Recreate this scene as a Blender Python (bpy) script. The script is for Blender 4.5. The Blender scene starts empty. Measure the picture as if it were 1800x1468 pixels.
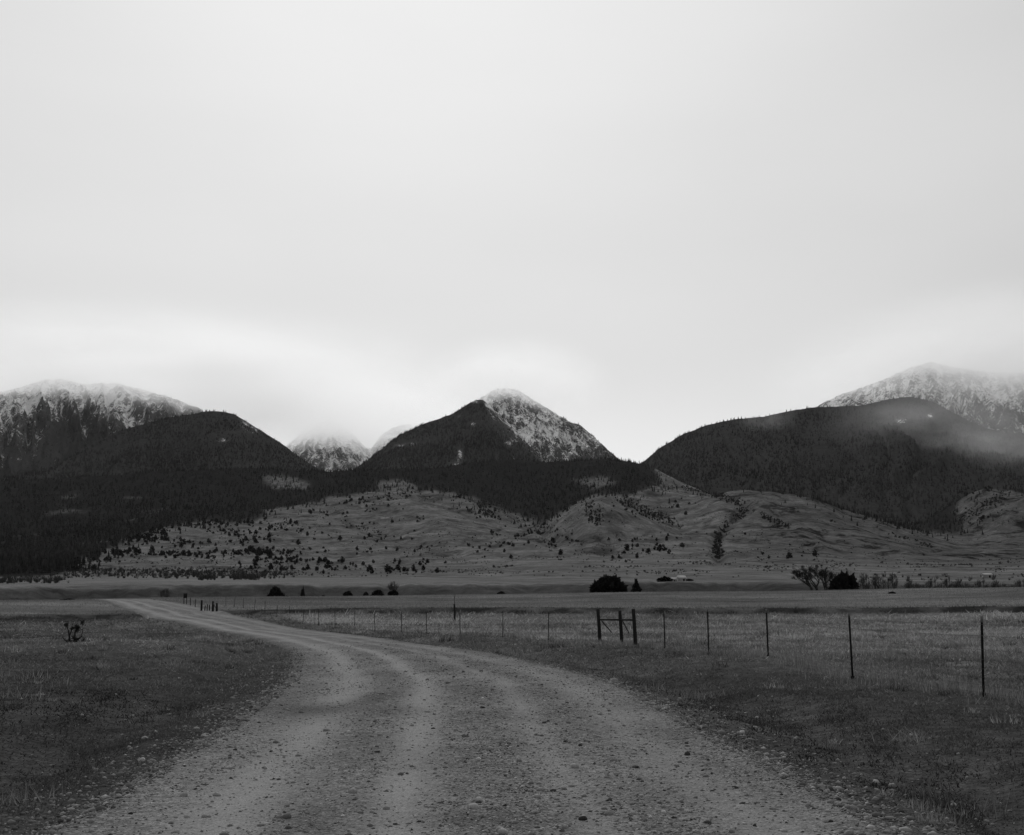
import bpy, bmesh, math, random
import numpy as np
from mathutils import Vector, Matrix

R = math.radians
rng = np.random.default_rng(7)
random.seed(7)
scene = bpy.context.scene

# ------------------------------------------------------------------ camera
FPX = 2345.0                       # focal length in pixels of the 1800-wide photograph
PITCH = math.atan(341.0 / FPX)
CS, SN = math.cos(PITCH), math.sin(PITCH)
CAMZ = 1.5
cam_data = bpy.data.cameras.new('camera')
cam_data.sensor_width = 36.0
cam_data.lens = FPX / 1800.0 * 36.0
cam_data.clip_start = 0.1
cam_data.clip_end = 60000.0
cam = bpy.data.objects.new('camera', cam_data)
scene.collection.objects.link(cam)
cam.location = (0, 0, CAMZ)
cam.rotation_euler = (R(90) + PITCH, 0, 0)
scene.camera = cam

# ------------------------------------------------------------------ world, sun, exposure
SUN_AZ, SUN_EL = R(-6), R(36)     # the veiled sun stands ahead, a little to the left
SUN_DIR = Vector((math.sin(SUN_AZ) * math.cos(SUN_EL), math.cos(SUN_AZ) * math.cos(SUN_EL), math.sin(SUN_EL)))
world = bpy.data.worlds.new('World')
scene.world = world
world.use_nodes = True
wn, wl = world.node_tree.nodes, world.node_tree.links
wn.clear()
w_out = wn.new('ShaderNodeOutputWorld')
w_bg = wn.new('ShaderNodeBackground')
w_bg.inputs['Strength'].default_value = 0.1
w_sky = wn.new('ShaderNodeTexSky')
w_sky.sky_type = 'NISHITA'
w_sky.sun_disc = False
w_sky.sun_elevation = SUN_EL
w_sky.sun_rotation = SUN_AZ
w_bw = wn.new('ShaderNodeRGBToBW')
wl.new(w_sky.outputs[0], w_bw.inputs[0])
w_tc = wn.new('ShaderNodeTexCoord')
w_map = wn.new('ShaderNodeMapping')
w_map.inputs['Scale'].default_value = (1.0, 1.0, 3.2)
w_map.inputs['Location'].default_value = (2.15, 1.2, 0.4)
wl.new(w_tc.outputs['Generated'], w_map.inputs[0])
w_noise = wn.new('ShaderNodeTexNoise')
w_noise.inputs['Scale'].default_value = 1.7
w_noise.inputs['Detail'].default_value = 4.0
w_noise.inputs['Roughness'].default_value = 0.42
wl.new(w_map.outputs[0], w_noise.inputs[0])
def wmath(op, a, b):
    n = wn.new('ShaderNodeMath'); n.operation = op
    for i, v in enumerate((a, b)):
        if isinstance(v, (int, float)): n.inputs[i].default_value = v
        else: wl.new(v, n.inputs[i])
    return n.outputs[0]
w_dot = wn.new('ShaderNodeVectorMath'); w_dot.operation = 'DOT_PRODUCT'
wl.new(w_tc.outputs['Generated'], w_dot.inputs[0])
w_dot.inputs[1].default_value = SUN_DIR
glow = wmath('POWER', wmath('MAXIMUM', wmath('MULTIPLY_ADD', w_dot.outputs['Value'], 0.5), 0.0), 7.0)
glow.node.inputs[0].links[0].from_node.inputs[0].links[0].from_node.inputs[2].default_value = 0.5
cl = wmath('MULTIPLY', wmath('SUBTRACT', w_noise.outputs[0], 0.5), 2.2)
w_sep = wn.new('ShaderNodeSeparateXYZ'); wl.new(w_tc.outputs['Generated'], w_sep.inputs[0])
low = wmath('POWER', 2.718, wmath('MULTIPLY', wmath('POWER', wmath('ABSOLUTE', wmath('SUBTRACT', w_sep.outputs['Z'], 0.10), 0), 2.0), -420.0))   # brighter gap low over the horizon, all round
cloud = wmath('ADD', wmath('ADD', wmath('ADD', wmath('MULTIPLY', glow, 5.1), 3.0), cl), wmath('MULTIPLY', low, 1.7))
tot = wmath('ADD', cloud, wmath('MULTIPLY', w_bw.outputs[0], 0.06))
w_comb = wn.new('ShaderNodeCombineColor')
for i in range(3): wl.new(tot, w_comb.inputs[i])
wl.new(w_comb.outputs[0], w_bg.inputs[0])
wl.new(w_bg.outputs[0], w_out.inputs[0])

sun_data = bpy.data.lights.new('sun', 'SUN')
sun_data.energy = 1.5
sun_data.angle = R(16)
sun_data.color = (1, 1, 1)
sun = bpy.data.objects.new('sun', sun_data)
scene.collection.objects.link(sun)
sun.location = (-40, 60, 90)
sun.rotation_euler = SUN_DIR.to_track_quat('Z', 'Y').to_euler()

vs = scene.view_settings
vs.view_transform = 'Standard'; vs.look = 'None'; vs.exposure = 0.0; vs.gamma = 1.0
vs.use_curve_mapping = False
cy = scene.cycles
cy.use_denoising = True
cy.denoiser = 'OPENIMAGEDENOISE'; cy.denoising_input_passes = 'RGB_ALBEDO_NORMAL'; cy.denoising_prefilter = 'ACCURATE'
cy.use_adaptive_sampling = True; cy.adaptive_threshold = 0.004
cy.max_bounces = 8; cy.diffuse_bounces = 3; cy.volume_bounces = 6
cy.transparent_max_bounces = 8
cy.volume_step_rate = 1.0

# ------------------------------------------------------------------ helpers: objects
def link(o, parent=None):
    scene.collection.objects.link(o)
    if parent is not None: o.parent = parent
    return o
def tag(o, label=None, cat=None, group=None, kind=None):
    if label: o['label'] = label
    if cat: o['category'] = cat
    if group: o['group'] = group
    if kind: o['kind'] = kind
    return o
def empty(name, loc=(0, 0, 0), rz=0.0):
    o = bpy.data.objects.new(name, None); o.location = loc; o.rotation_euler = (0, 0, rz)
    o.empty_display_size = 0.2
    return link(o)
def np_mesh(name, verts, tris=None, quads=None, mat=None, smooth=False, attrs=None):
    """numpy arrays -> mesh (verts n x 3, tris m x 3 and/or quads k x 4)"""
    me = bpy.data.meshes.new(name)
    verts = np.ascontiguousarray(verts, np.float32)
    nt = 0 if tris is None else len(tris); nq = 0 if quads is None else len(quads)
    me.vertices.add(len(verts)); me.vertices.foreach_set('co', verts.ravel())
    idx = []
    if nt: idx.append(np.asarray(tris, np.int32).ravel())
    if nq: idx.append(np.asarray(quads, np.int32).ravel())
    idx = np.concatenate(idx)
    me.loops.add(len(idx)); me.loops.foreach_set('vertex_index', idx)
    me.polygons.add(nt + nq)
    st = np.concatenate([np.arange(nt) * 3, nt * 3 + np.arange(nq) * 4]).astype(np.int32)
    me.polygons.foreach_set('loop_start', st)
    if smooth: me.polygons.foreach_set('use_smooth', np.ones(nt + nq, bool))
    if attrs:
        for k, v in attrs.items():
            a = me.attributes.new(k, 'FLOAT', 'POINT'); a.data.foreach_set('value', np.asarray(v, np.float32).ravel())
    me.update(calc_edges=True); me.validate()
    if mat: me.materials.append(mat)
    return me
def mobj(name, me, parent=None):
    return link(bpy.data.objects.new(name, me), parent)
def tube(pts, rads, sides=6, cap=True):
    """tapered tube along a polyline -> verts, tris"""
    pts = np.asarray(pts, float); n = len(pts); rads = np.broadcast_to(np.asarray(rads, float), (n,))
    T = np.gradient(pts, axis=0); T /= np.linalg.norm(T, axis=1)[:, None] + 1e-9
    ref = np.array([0.31, 0.95, 0.05]) if abs(T[0, 2]) > 0.7 else np.array([0, 0, 1.0])
    U = np.cross(T, ref); U /= np.linalg.norm(U, axis=1)[:, None] + 1e-9
    V = np.cross(T, U)
    a = np.arange(sides) / sides * 2 * np.pi
    ring = pts[:, None] + rads[:, None, None] * (np.cos(a)[None, :, None] * U[:, None] + np.sin(a)[None, :, None] * V[:, None])
    v = ring.reshape(-1, 3); t = []
    for i in range(n - 1):
        for j in range(sides):
            k = (j + 1) % sides; b = i * sides
            t += [(b + j, b + k, b + sides + k), (b + j, b + sides + k, b + sides + j)]
    if cap:
        v = np.vstack([v, pts[:1], pts[-1:]]); c0 = n * sides
        for j in range(sides):
            k = (j + 1) % sides
            t += [(c0, k, j), (c0 + 1, (n - 1) * sides + j, (n - 1) * sides + k)]
    return v, np.array(t, int)
def joinm(parts):
    vs_, ts_, o = [], [], 0
    for v, t in parts:
        vs_.append(v); ts_.append(np.asarray(t) + o); o += len(v)
    return np.vstack(vs_), np.vstack(ts_)
def boxm(c, s, rz=0.0):
    c = np.array(c, float); s = np.array(s, float) / 2
    v = np.array([(x, y, z) for x in (-1, 1) for y in (-1, 1) for z in (-1, 1)], float) * s
    m = np.array([[math.cos(rz), -math.sin(rz), 0], [math.sin(rz), math.cos(rz), 0], [0, 0, 1]])
    t = [(0, 1, 3), (0, 3, 2), (4, 6, 7), (4, 7, 5), (0, 4, 5), (0, 5, 1), (2, 3, 7), (2, 7, 6), (0, 2, 6), (0, 6, 4), (1, 5, 7), (1, 7, 3)]
    return v @ m.T + c, np.array(t)
def scatter(proto_list, pos, scale, yaw, which, tilt=None):
    """copies of small prototype meshes merged into one vertex/triangle array"""
    V, T, off, owner = [], [], 0, []
    for k, (pv, pt) in enumerate(proto_list):
        m = np.nonzero(which == k)[0]
        if not len(m): continue
        c, s = np.cos(yaw[m])[:, None], np.sin(yaw[m])[:, None]
        sc = scale[m]; sc = sc[:, None] * np.ones(3) if sc.ndim == 1 else sc
        p = pv[None] * sc[:, None, :]
        if tilt is not None:
            ct, st = np.cos(tilt[m])[:, None], np.sin(tilt[m])[:, None]
            p = np.stack([p[..., 0], p[..., 1] * ct - p[..., 2] * st, p[..., 1] * st + p[..., 2] * ct], -1)
        x = p[..., 0] * c - p[..., 1] * s; y = p[..., 0] * s + p[..., 1] * c
        v = np.stack([x, y, p[..., 2]], -1) + pos[m][:, None]
        V.append(v.reshape(-1, 3))
        T.append((pt[None] + (off + np.arange(len(m)) * len(pv))[:, None, None]).reshape(-1, 3))
        owner.append(np.repeat(m, len(pv)))
        off += len(m) * len(pv)
    return np.vstack(V), np.vstack(T), np.concatenate(owner)

# ------------------------------------------------------------------ helpers: noise
_perm = np.random.default_rng(3).permutation(4096)
_ang = np.random.default_rng(4).random(4096) * 2 * np.pi
_gx, _gy = np.cos(_ang), np.sin(_ang)
def perlin(x, y, seed=0):
    x = np.asarray(x, float); y = np.asarray(y, float)
    xi = np.floor(x).astype(int); yi = np.floor(y).astype(int); xf = x - xi; yf = y - yi
    def g(i, j, dx, dy):
        h = _perm[(_perm[(i + seed * 131) & 4095] + j) & 4095]
        return _gx[h] * dx + _gy[h] * dy
    u = xf * xf * xf * (xf * (xf * 6 - 15) + 10); v = yf * yf * yf * (yf * (yf * 6 - 15) + 10)
    a = g(xi, yi, xf, yf); b = g(xi + 1, yi, xf - 1, yf); c = g(xi, yi + 1, xf, yf - 1); d = g(xi + 1, yi + 1, xf - 1, yf - 1)
    return (a + u * (b - a)) * (1 - v) + (c + u * (d - c)) * v
def fbm(x, y, o=4, seed=0, gain=0.5):
    s, a, t = 0, 1, 0
    for k in range(o):
        s = s + a * perlin(x * 2 ** k + 17.3 * k, y * 2 ** k - 9.1 * k, seed + k); t += a; a *= gain
    return s / t * 1.6
def ridged(x, y, o=4, seed=0, gain=0.55):
    s, a, t = 0, 1, 0
    for k in range(o):
        s = s + a * (1 - 2.2 * np.abs(perlin(x * 2 ** k + 5.7 * k, y * 2 ** k + 3.3 * k, seed + k))); t += a; a *= gain
    return s / t
def sstep(a, b, x):
    t = np.clip((x - a) / (b - a), 0, 1); return t * t * (3 - 2 * t)
def gsmooth(a, sig, axis=0):
    k = int(3 * sig + 1); w = np.exp(-0.5 * (np.arange(-k, k + 1) / sig) ** 2); w /= w.sum()
    pad = [(0, 0)] * a.ndim; pad[axis] = (k, k)
    b = np.pad(a, pad, mode='edge')
    return np.apply_along_axis(lambda q: np.convolve(q, w, 'valid'), axis, b)
def pchip(xr, Yr, x):
    """monotone cubic through rows: xr (k), Yr (k x n), x (m) -> m x n"""
    h = np.diff(xr)[:, None]; d = np.diff(Yr, axis=0) / h
    m = np.zeros_like(Yr)
    w1 = 2 * h[1:] + h[:-1]; w2 = h[1:] + 2 * h[:-1]
    ok = d[:-1] * d[1:] > 0
    with np.errstate(divide='ignore', invalid='ignore'):
        m[1:-1] = np.where(ok, (w1 + w2) / (w1 / d[:-1] + w2 / d[1:]), 0)
    m[0], m[-1] = d[0], d[-1]
    i = np.clip(np.searchsorted(xr, x) - 1, 0, len(xr) - 2)
    hh = (xr[i + 1] - xr[i])[:, None]; t = ((x - xr[i])[:, None]) / hh
    return ((1 + 2 * t) * (1 - t) ** 2 * Yr[i] + t * (1 - t) ** 2 * hh * m[i]
            + t * t * (3 - 2 * t) * Yr[i + 1] + t * t * (t - 1) * hh * m[i + 1])
def proj(x, y, z):
    zz = z - CAMZ; d = y * CS + zz * SN; d = np.where(d < 0.01, 0.01, d)
    return 900 + FPX * x / d, 734 - FPX * (-y * SN + zz * CS) / d
def slope(py):
    v = (734 - np.asarray(py, float)) / FPX
    return (SN + v * CS) / (CS - v * SN)
def tan_of(px, py):
    v = (734 - np.asarray(py, float)) / FPX
    return (np.asarray(px, float) - 900) / FPX / (CS - v * SN)
def px_of(tan, py):
    v = (734 - np.asarray(py, float)) / FPX
    return 900 + FPX * tan * (CS - v * SN)
def inpoly(px, py, poly):
    p = np.asarray(poly, float); n = len(p); r = np.zeros(np.shape(px), bool)
    for i in range(n):
        x1, y1 = p[i]; x2, y2 = p[(i + 1) % n]
        if y1 == y2: continue
        c = ((y1 > py) != (y2 > py)) & (px < (x2 - x1) * (py - y1) / (y2 - y1) + x1); r ^= c
    return r

# ------------------------------------------------------------------ helpers: materials (black-and-white place: every colour is a grey)
def new_mat(name):
    m = bpy.data.materials.new(name); m.use_nodes = True
    nt = m.node_tree; b = nt.nodes['Principled BSDF']
    b.inputs['Roughness'].default_value = 0.9
    b.inputs['Specular IOR Level'].default_value = 0.0
    return m, nt, b
class NT:
    def __init__(s, nt): s.nt = nt; s.n = nt.nodes; s.l = nt.links
    def math(s, op, a, b=0.0, c=None, clamp=False):
        n = s.n.new('ShaderNodeMath'); n.operation = op; n.use_clamp = clamp
        for i, v in enumerate((a, b, c)):
            if v is None: continue
            if isinstance(v, (int, float)): n.inputs[i].default_value = v
            else: s.l.new(v, n.inputs[i])
        return n.outputs[0]
    def pos(s):
        if not hasattr(s, '_p'):
            s._p = s.n.new('ShaderNodeNewGeometry').outputs['Position']
        return s._p
    def obj(s):
        return s.n.new('ShaderNodeTexCoord').outputs['Object']
    def mapping(s, vec, scale=(1, 1, 1), rot=(0, 0, 0)):
        n = s.n.new('ShaderNodeMapping'); n.inputs['Scale'].default_value = scale; n.inputs['Rotation'].default_value = rot
        s.l.new(vec, n.inputs[0]); return n.outputs[0]
    def noise(s, vec, scale, detail=3, rough=0.55, dist=0.0):
        n = s.n.new('ShaderNodeTexNoise'); n.inputs['Scale'].default_value = scale; n.inputs['Detail'].default_value = detail
        n.inputs['Roughness'].default_value = rough; n.inputs['Distortion'].default_value = dist
        s.l.new(vec, n.inputs['Vector']); return n.outputs[0]
    def voro(s, vec, scale, feature='F1', out='Distance', rand=1.0):
        n = s.n.new('ShaderNodeTexVoronoi'); n.feature = feature; n.inputs['Scale'].default_value = scale
        n.inputs['Randomness'].default_value = rand
        s.l.new(vec, n.inputs['Vector']); return n.outputs[out]
    def attr(s, name):
        n = s.n.new('ShaderNodeAttribute'); n.attribute_name = name; return n.outputs['Fac']
    def step(s, v, a, b):
        n = s.n.new('ShaderNodeMapRange'); n.interpolation_type = 'SMOOTHSTEP'
        n.inputs['From Min'].default_value = a; n.inputs['From Max'].default_value = b
        s.l.new(v, n.inputs['Value']); return n.outputs[0]
    def con(s, v, lo, hi, a=0.3, b=0.7):
        n = s.n.new('ShaderNodeMapRange'); n.clamp = True
        for i, q in ((1, a), (2, b), (3, lo), (4, hi)): n.inputs[i].default_value = q
        s.l.new(v, n.inputs[0]); return n.outputs[0]
    def mix(s, f, a, b):
        n = s.n.new('ShaderNodeMix'); n.data_type = 'FLOAT'
        for i, v in ((0, f), (2, a), (3, b)):
            if isinstance(v, (int, float)): n.inputs[i].default_value = v
            else: s.l.new(v, n.inputs[i])
        return n.outputs[0]
    def grey(s, v, socket):
        n = s.n.new('ShaderNodeCombineColor')
        for i in range(3): s.l.new(v, n.inputs[i])
        s.l.new(n.outputs[0], socket)
    def bump(s, h, strength, dist, b):
        n = s.n.new('ShaderNodeBump'); n.inputs['Strength'].default_value = strength; n.inputs['Distance'].default_value = dist
        s.l.new(h, n.inputs['Height']); s.l.new(n.outputs[0], b.inputs['Normal'])

def mat_plain(name, val, var=0.3, scale=8.0, rough=0.85, bump=0.0, stretch=(1, 1, 1), coords='obj'):
    m, nt, b = new_mat(name); k = NT(nt)
    vec = k.mapping(k.obj() if coords == 'obj' else k.pos(), stretch)
    n = k.noise(vec, scale, 4, 0.6)
    v = k.math('MULTIPLY', k.math('MULTIPLY_ADD', k.math('SUBTRACT', n, 0.5), var * 3, 1.0), val)
    k.grey(v, b.inputs['Base Color']); b.inputs['Roughness'].default_value = rough
    if bump: k.bump(n, bump, 0.05, b)
    return m

# ================================================================== TERRAIN
# rows: radius from the camera -> where that contour stands in the view (py per column), turned into heights
COL = np.array([-350, 0, 150, 300, 450, 600, 750, 850, 900, 950, 985, 1020, 1050, 1100, 1150, 1200, 1290, 1400, 1500, 1600, 1650, 1700, 1750, 1800, 2150], float)
ROWS = [
 (1.0, 'z', 0.0), (60.0, 'z', 0.0), (104.0, 'z', 0.02),
 (128.0, 'p', [1098, 1096, 1095, 1094, 1095, 1099] + [1100] * 13 + [1100] * 6),
 (150.0, 'p', [1092, 1091, 1090, 1085, 1079, 1078] + [1078.5] * 13 + [1078, 1077, 1077, 1077, 1077, 1077]),
 (153.5, 'p', [1086, 1085, 1084, 1080, 1075, 1071] + [1070] * 13 + [1069, 1068, 1067, 1067, 1067, 1066]),
 (162.0, 'p', [1079, 1078, 1077, 1073, 1070, 1068] + [1068] * 13 + [1067, 1066, 1065, 1065, 1065, 1064]),
 (205.0, 'p', [1059, 1058, 1056, 1058, 1062, 1062, 1062, 1062, 1062, 1062, 1061, 1060, 1060, 1060, 1060, 1060, 1060, 1060, 1059, 1058, 1057, 1056, 1056, 1055, 1052]),
 (330.0, 'p', [1059, 1057, 1055.5, 1052, 1050.5, 1049, 1047.5, 1046.5, 1046, 1045.5, 1045, 1044.5, 1044, 1043, 1042.5, 1042, 1041.5, 1040, 1038, 1036, 1035, 1034.5, 1034, 1033, 1030]),
 (345.0, 'd', -1.2), (385.0, 'd', -4.2), (530.0, 'd', -3.0),
 (600.0, 'p', [1036, 1036, 1034, 1031, 1028, 1030, 1030, 1029, 1029, 1028, 1027, 1027, 1026, 1025, 1024, 1024, 1024, 1025, 1026, 1027, 1027, 1027, 1027, 1027, 1026]),
 (690.0, 'p', [1029, 1029, 1024, 1021, 1020, 1022, 1022, 1024, 1025, 1025, 1025, 1025, 1024.5, 1024, 1023.5, 1023.5, 1023, 1024, 1024, 1025, 1025, 1025, 1025, 1024, 1024]),
 (900.0, 'p', [1022, 1021, 1016, 1014, 1015, 1016, 1016] + [1017] * 9 + [1017, 1017, 1018, 1018, 1018, 1018, 1018, 1018, 1016]),
 (1500.0, 'p', [1010, 1002, 995, 996, 1000, 1001, 998, 994, 992, 990, 989, 988, 987, 986, 985, 984, 982, 984, 988, 992, 993, 994, 993, 990, 988]),
 (1900.0, 'p', [985, 980, 972, 966, 970, 972, 968, 965, 962, 962, 960, 955, 952, 950, 952, 955, 955, 955, 965, 975, 979, 982, 982, 982, 975]),
 (2300.0, 'p', [965, 955, 945, 934, 936, 936, 934, 935, 940, 936, 915, 885, 871, 882, 910, 933, 922, 915, 925, 948, 960, 968, 965, 962, 950]),
 (2480.0, 'p', [955, 945, 935, 922, 922, 920, 918, 926, 937, 932, 916, 893, 884, 896, 912, 915, 895, 890, 908, 938, 953, 962, 958, 952, 940]),
 (2750.0, 'p', [935, 925, 915, 906, 902, 898, 893, 900, 916, 916, 902, 884, 877, 880, 882, 888, 862, 873, 903, 934, 948, 952, 942, 930, 900]),
 (3000.0, 'p', [910, 900, 892, 890, 885, 876, 868, 878, 892, 892, 882, 871, 866, 862, 854, 868, 872, 888, 918, 945, 946, 920, 893, 870, 840]),
 (3300.0, 'p', [885, 878, 872, 866, 862, 856, 850, 852, 860, 858, 852, 846, 842, 840, 846, 866, 880, 895, 925, 930, 905, 862, 853, 872, 850]),
 (3800.0, 'p', [850, 848, 842, 830, 826, 831, 824, 814, 812, 811, 810, 810, 810, 811, 824, 850, 890, 905, 935, 950, 940, 920, 900, 900, 880]),
 (4300.0, 'p', [870, 868, 862, 850, 848, 850, 845, 836, 834, 832, 832, 832, 832, 834, 846, 880, 910, 925, 955, 970, 960, 950, 930, 930, 910]),
]
AZ = np.concatenate([np.linspace(-180, -62, 36), np.linspace(-60, -26, 40), np.linspace(-25.5, 25.5, 490), np.linspace(26, 60, 40), np.linspace(62, 180, 36)[:]])
AZ = np.unique(AZ)
azr = np.radians(AZ)
RAD = np.unique(np.concatenate([np.geomspace(1.0, 8, 12), np.geomspace(8, 104, 105), np.linspace(106, 145, 24), np.linspace(147, 166, 26), np.linspace(170, 320, 36),
                                np.linspace(323, 350, 16), np.linspace(360, 500, 12), np.linspace(508, 720, 56), np.geomspace(740, 4300, 150)]))
cz = np.clip(np.cos(azr), 0.62, 1)
tn = np.tan(np.clip(azr, R(-40), R(40)))
fade = 1 - sstep(R(38), R(75), np.abs(azr))
zr, rr = [], []
zprev = None
for r_, mode, val in ROWS:
    if mode == 'z': z_ = np.full(len(AZ), float(val))
    elif mode == 'd': z_ = edge_z + val
    else:
        val = np.array(val, float)
        py = np.interp(900 + FPX * tn, COL, val)
        for _ in range(2): py = np.interp(px_of(tn, py), COL, val)
        py = gsmooth(py, 5.0)
        z_ = (CAMZ + slope(py) * r_ * cz) * fade + 0.02
        if r_ == 330.0: edge_z = z_
    zr.append(z_); rr.append(r_)
ZR = np.array(zr); RR = np.array(rr)
AA, RG = np.meshgrid(azr, RAD, indexing='ij')
# contours wander a little: evaluate each column at a warped radius
warp = np.zeros_like(RG)
PXG = 900 + FPX * np.tan(np.clip(AA, R(-40), R(40)))
warp += 32 * fbm(PXG / 85, RG * 0 + 0.5, 5, 11) * sstep(480, 540, RG) * (1 - sstep(700, 800, RG))
warp += 5.0 * fbm(PXG / 150, RG * 0 + 0.5, 6, 12, 0.62) * sstep(130, 145, RG) * (1 - sstep(170, 200, RG))
warp += 8 * fbm(PXG / 260, RG * 0 + 0.5, 4, 13) * sstep(260, 320, RG) * (1 - sstep(360, 420, RG))
warp += 70 * fbm(PXG / 110, RG / 700, 4, 14) * sstep(1300, 2000, RG)
Z = np.empty_like(RG)
for i in range(len(AZ)):
    Z[i] = pchip(RR, ZR[:, i:i + 1], np.clip(RG[i] + warp[i], 1.0, 4300.0))[:, 0]
GX, GY = RG * np.sin(AA), RG * np.cos(AA)
far = sstep(1000, 1900, RG) * fade[:, None]
Z += far * (ridged(GX / 300, GY / 520, 4, 21) - 0.45) * 9 + far * fbm(GX / 95, GY / 140, 4, 22) * 3.2
DRAWS = [([(1312, 896), (1278, 922), (1258, 950), (1264, 985)], 13, 11), ([(1095, 878), (1150, 905), (1200, 930)], 12, 12), ([(820, 868), (880, 905), (960, 935), (1070, 948)], 10, 14), ([(1190, 852), (1250, 866), (1318, 892)], 10, 11),
         ([(735, 862), (800, 895), (870, 925), (980, 960)], 7, 12), ([(560, 880), (600, 915), (680, 945), (800, 975)], 8, 16), ([(1480, 905), (1560, 940), (1640, 965)], 8, 12), ([(1340, 905), (1390, 930), (1420, 965)], 4, 14), ([(945, 920), (985, 950), (1080, 975)], 8, 12)]
_px, _py = proj(GX, GY, Z)
def near_line(px, py, pts):
    d = np.full(np.shape(px), 1e9)
    for (x1, y1), (x2, y2) in zip(pts[:-1], pts[1:]):
        t = np.clip(((px - x1) * (x2 - x1) + (py - y1) * (y2 - y1)) / ((x2 - x1) ** 2 + (y2 - y1) ** 2), 0, 1)
        d = np.minimum(d, np.hypot(px - x1 - t * (x2 - x1), 1.7 * (py - y1 - t * (y2 - y1))))
    return d
draw = np.zeros_like(Z)
for pts, dep, wd in DRAWS:
    e = np.exp(-(near_line(_px + 5 * fbm(GX / 60, GY / 90, 3, 25), _py, pts) / wd) ** 2) * (RG > 1300) * (GY > 0)
    Z -= 0.6 * dep * e; draw = np.maximum(draw, e)
mid = sstep(170, 330, RG) * (1 - sstep(900, 1300, RG))
Z += mid * fbm(GX / 60, GY / 60, 3, 23) * 0.35
scarp = sstep(500, 545, RG) * (1 - sstep(590, 680, RG)) * fade[:, None]
Z += scarp * (ridged(GX / 19, GY / 60, 4, 24) - 0.5) * 1.5

# road: centre line and half width as functions of y
RC = np.array([(-30, 0.4, 2.9), (0, -0.1, 2.9), (9, -0.25, 2.95), (16.4, -0.6, 3.05), (28, -1.25, 3.5), (36, -2.3, 3.55), (47, -4.0, 3.55), (64, -8.0, 3.3), (80, -12.0, 3.5), (92, -15.4, 3.7),
               (110, -21.2, 4.1), (130, -28.5, 4.6), (150, -36.8, 5.0), (165, -43, 5.0), (185, -50.5, 5.0), (205, -58, 5.0), (240, -70, 5.0)], float)
def road_c(y): return pchip(RC[:, 0], RC[:, 1:2], np.clip(np.ravel(y), -30, 240))[:, 0].reshape(np.shape(y))
def road_h(y): return np.interp(y, RC[:, 0], RC[:, 2])
def road_t(x, y):
    """signed sideways place on the road: -1 left edge, +1 right edge"""
    return (x - road_c(y)) / road_h(y)
def near_relief(x, y):
    """small humps and tussocky unevenness of the turf (metres)"""
    r = np.hypot(x, y)
    k = (1 - sstep(120, 170, r)) * np.where(y > -20, 1, 0)
    t = np.abs(road_t(x, y))
    off = sstep(1.0, 1.5, t)
    h = 0.16 * fbm(x / 6.0, y / 9.0, 3, 31) + 0.05 * fbm(x / 1.3, y / 1.6, 3, 32)
    h += 0.34 * np.exp(-(((x - 6.6) / 3.0) ** 2 + ((y - 36.0) / 3.2) ** 2))       # hump under the fence
    h += 0.22 * np.exp(-(((x - 4.4) / 2.6) ** 2 + ((y - 48.0) / 5.0) ** 2))
    h += 0.35 * np.exp(-(((x + 14.5) / 3.4) ** 2 + ((y - 52.0) / 4.0) ** 2))      # pale hump left of the bend
    h -= 0.18 * np.exp(-((t - 1.45) / 0.28) ** 2)                                  # shallow ditch beside the road
    return k * (off * h - 0.02 * (1 - off))
Z += near_relief(GX, GY)
NA, NR = len(AZ), len(RAD)
def ground_z(x, y):
    """height of the ground sheet, bilinear on its own grid"""
    x = np.asarray(x, float); y = np.asarray(y, float)
    a = np.degrees(np.arctan2(x, y)); r = np.clip(np.hypot(x, y), RAD[0], RAD[-1])
    i = np.clip(np.searchsorted(AZ, a) - 1, 0, NA - 2); j = np.clip(np.searchsorted(RAD, r) - 1, 0, NR - 2)
    u = (a - AZ[i]) / (AZ[i + 1] - AZ[i]); v = (r - RAD[j]) / (RAD[j + 1] - RAD[j])
    return (Z[i, j] * (1 - u) + Z[i + 1, j] * u) * (1 - v) + (Z[i, j + 1] * (1 - u) + Z[i + 1, j + 1] * u) * v

# what grows where, as fields on the sheet; turf also carries painted vignette
PX, PY = proj(GX, GY, Z)
front = (GY > 1) & (np.abs(AA) < R(45))
FOREST = [
 [(-400, 1050), (0, 1032), (70, 1026), (125, 1003), (128, 986), (205, 962), (255, 938), (330, 921), (400, 916), (455, 918), (468, 897), (555, 886), (580, 872), (640, 870), (700, 862), (760, 866), (830, 874), (850, 892), (905, 902),
  (945, 922), (985, 906), (1018, 882), (1050, 868), (1100, 874), (1165, 853), (1130, 780), (-400, 780)],
 [(1192, 853), (1250, 856), (1312, 884), (1290, 892), (1240, 877), (1200, 866)],
 [(1095, 882), (1130, 880), (1192, 914), (1182, 926), (1140, 907)],
 [(1256, 975), (1252, 950), (1275, 918), (1312, 898), (1312, 905), (1282, 938), (1272, 975)],
 [(1340, 908), (1360, 904), (1388, 926), (1350, 929)],
 [(1030, 890), (1055, 884), (1058, 920), (1035, 922)],
 [(1300, 800), (1300, 858), (1400, 870), (1500, 902), (1600, 932), (1690, 945), (1705, 915), (1765, 872), (1745, 872), (1690, 912), (1680, 895), (1712, 846), (1800, 872), (2300, 860), (2300, 700)],
]
OPEN = [[(462, 838), (500, 836), (548, 852), (540, 862), (480, 858)], [(660, 846), (700, 842), (740, 858), (720, 864), (670, 862)], [(1000, 842), (1060, 838), (1090, 850), (1040, 858)]]
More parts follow.
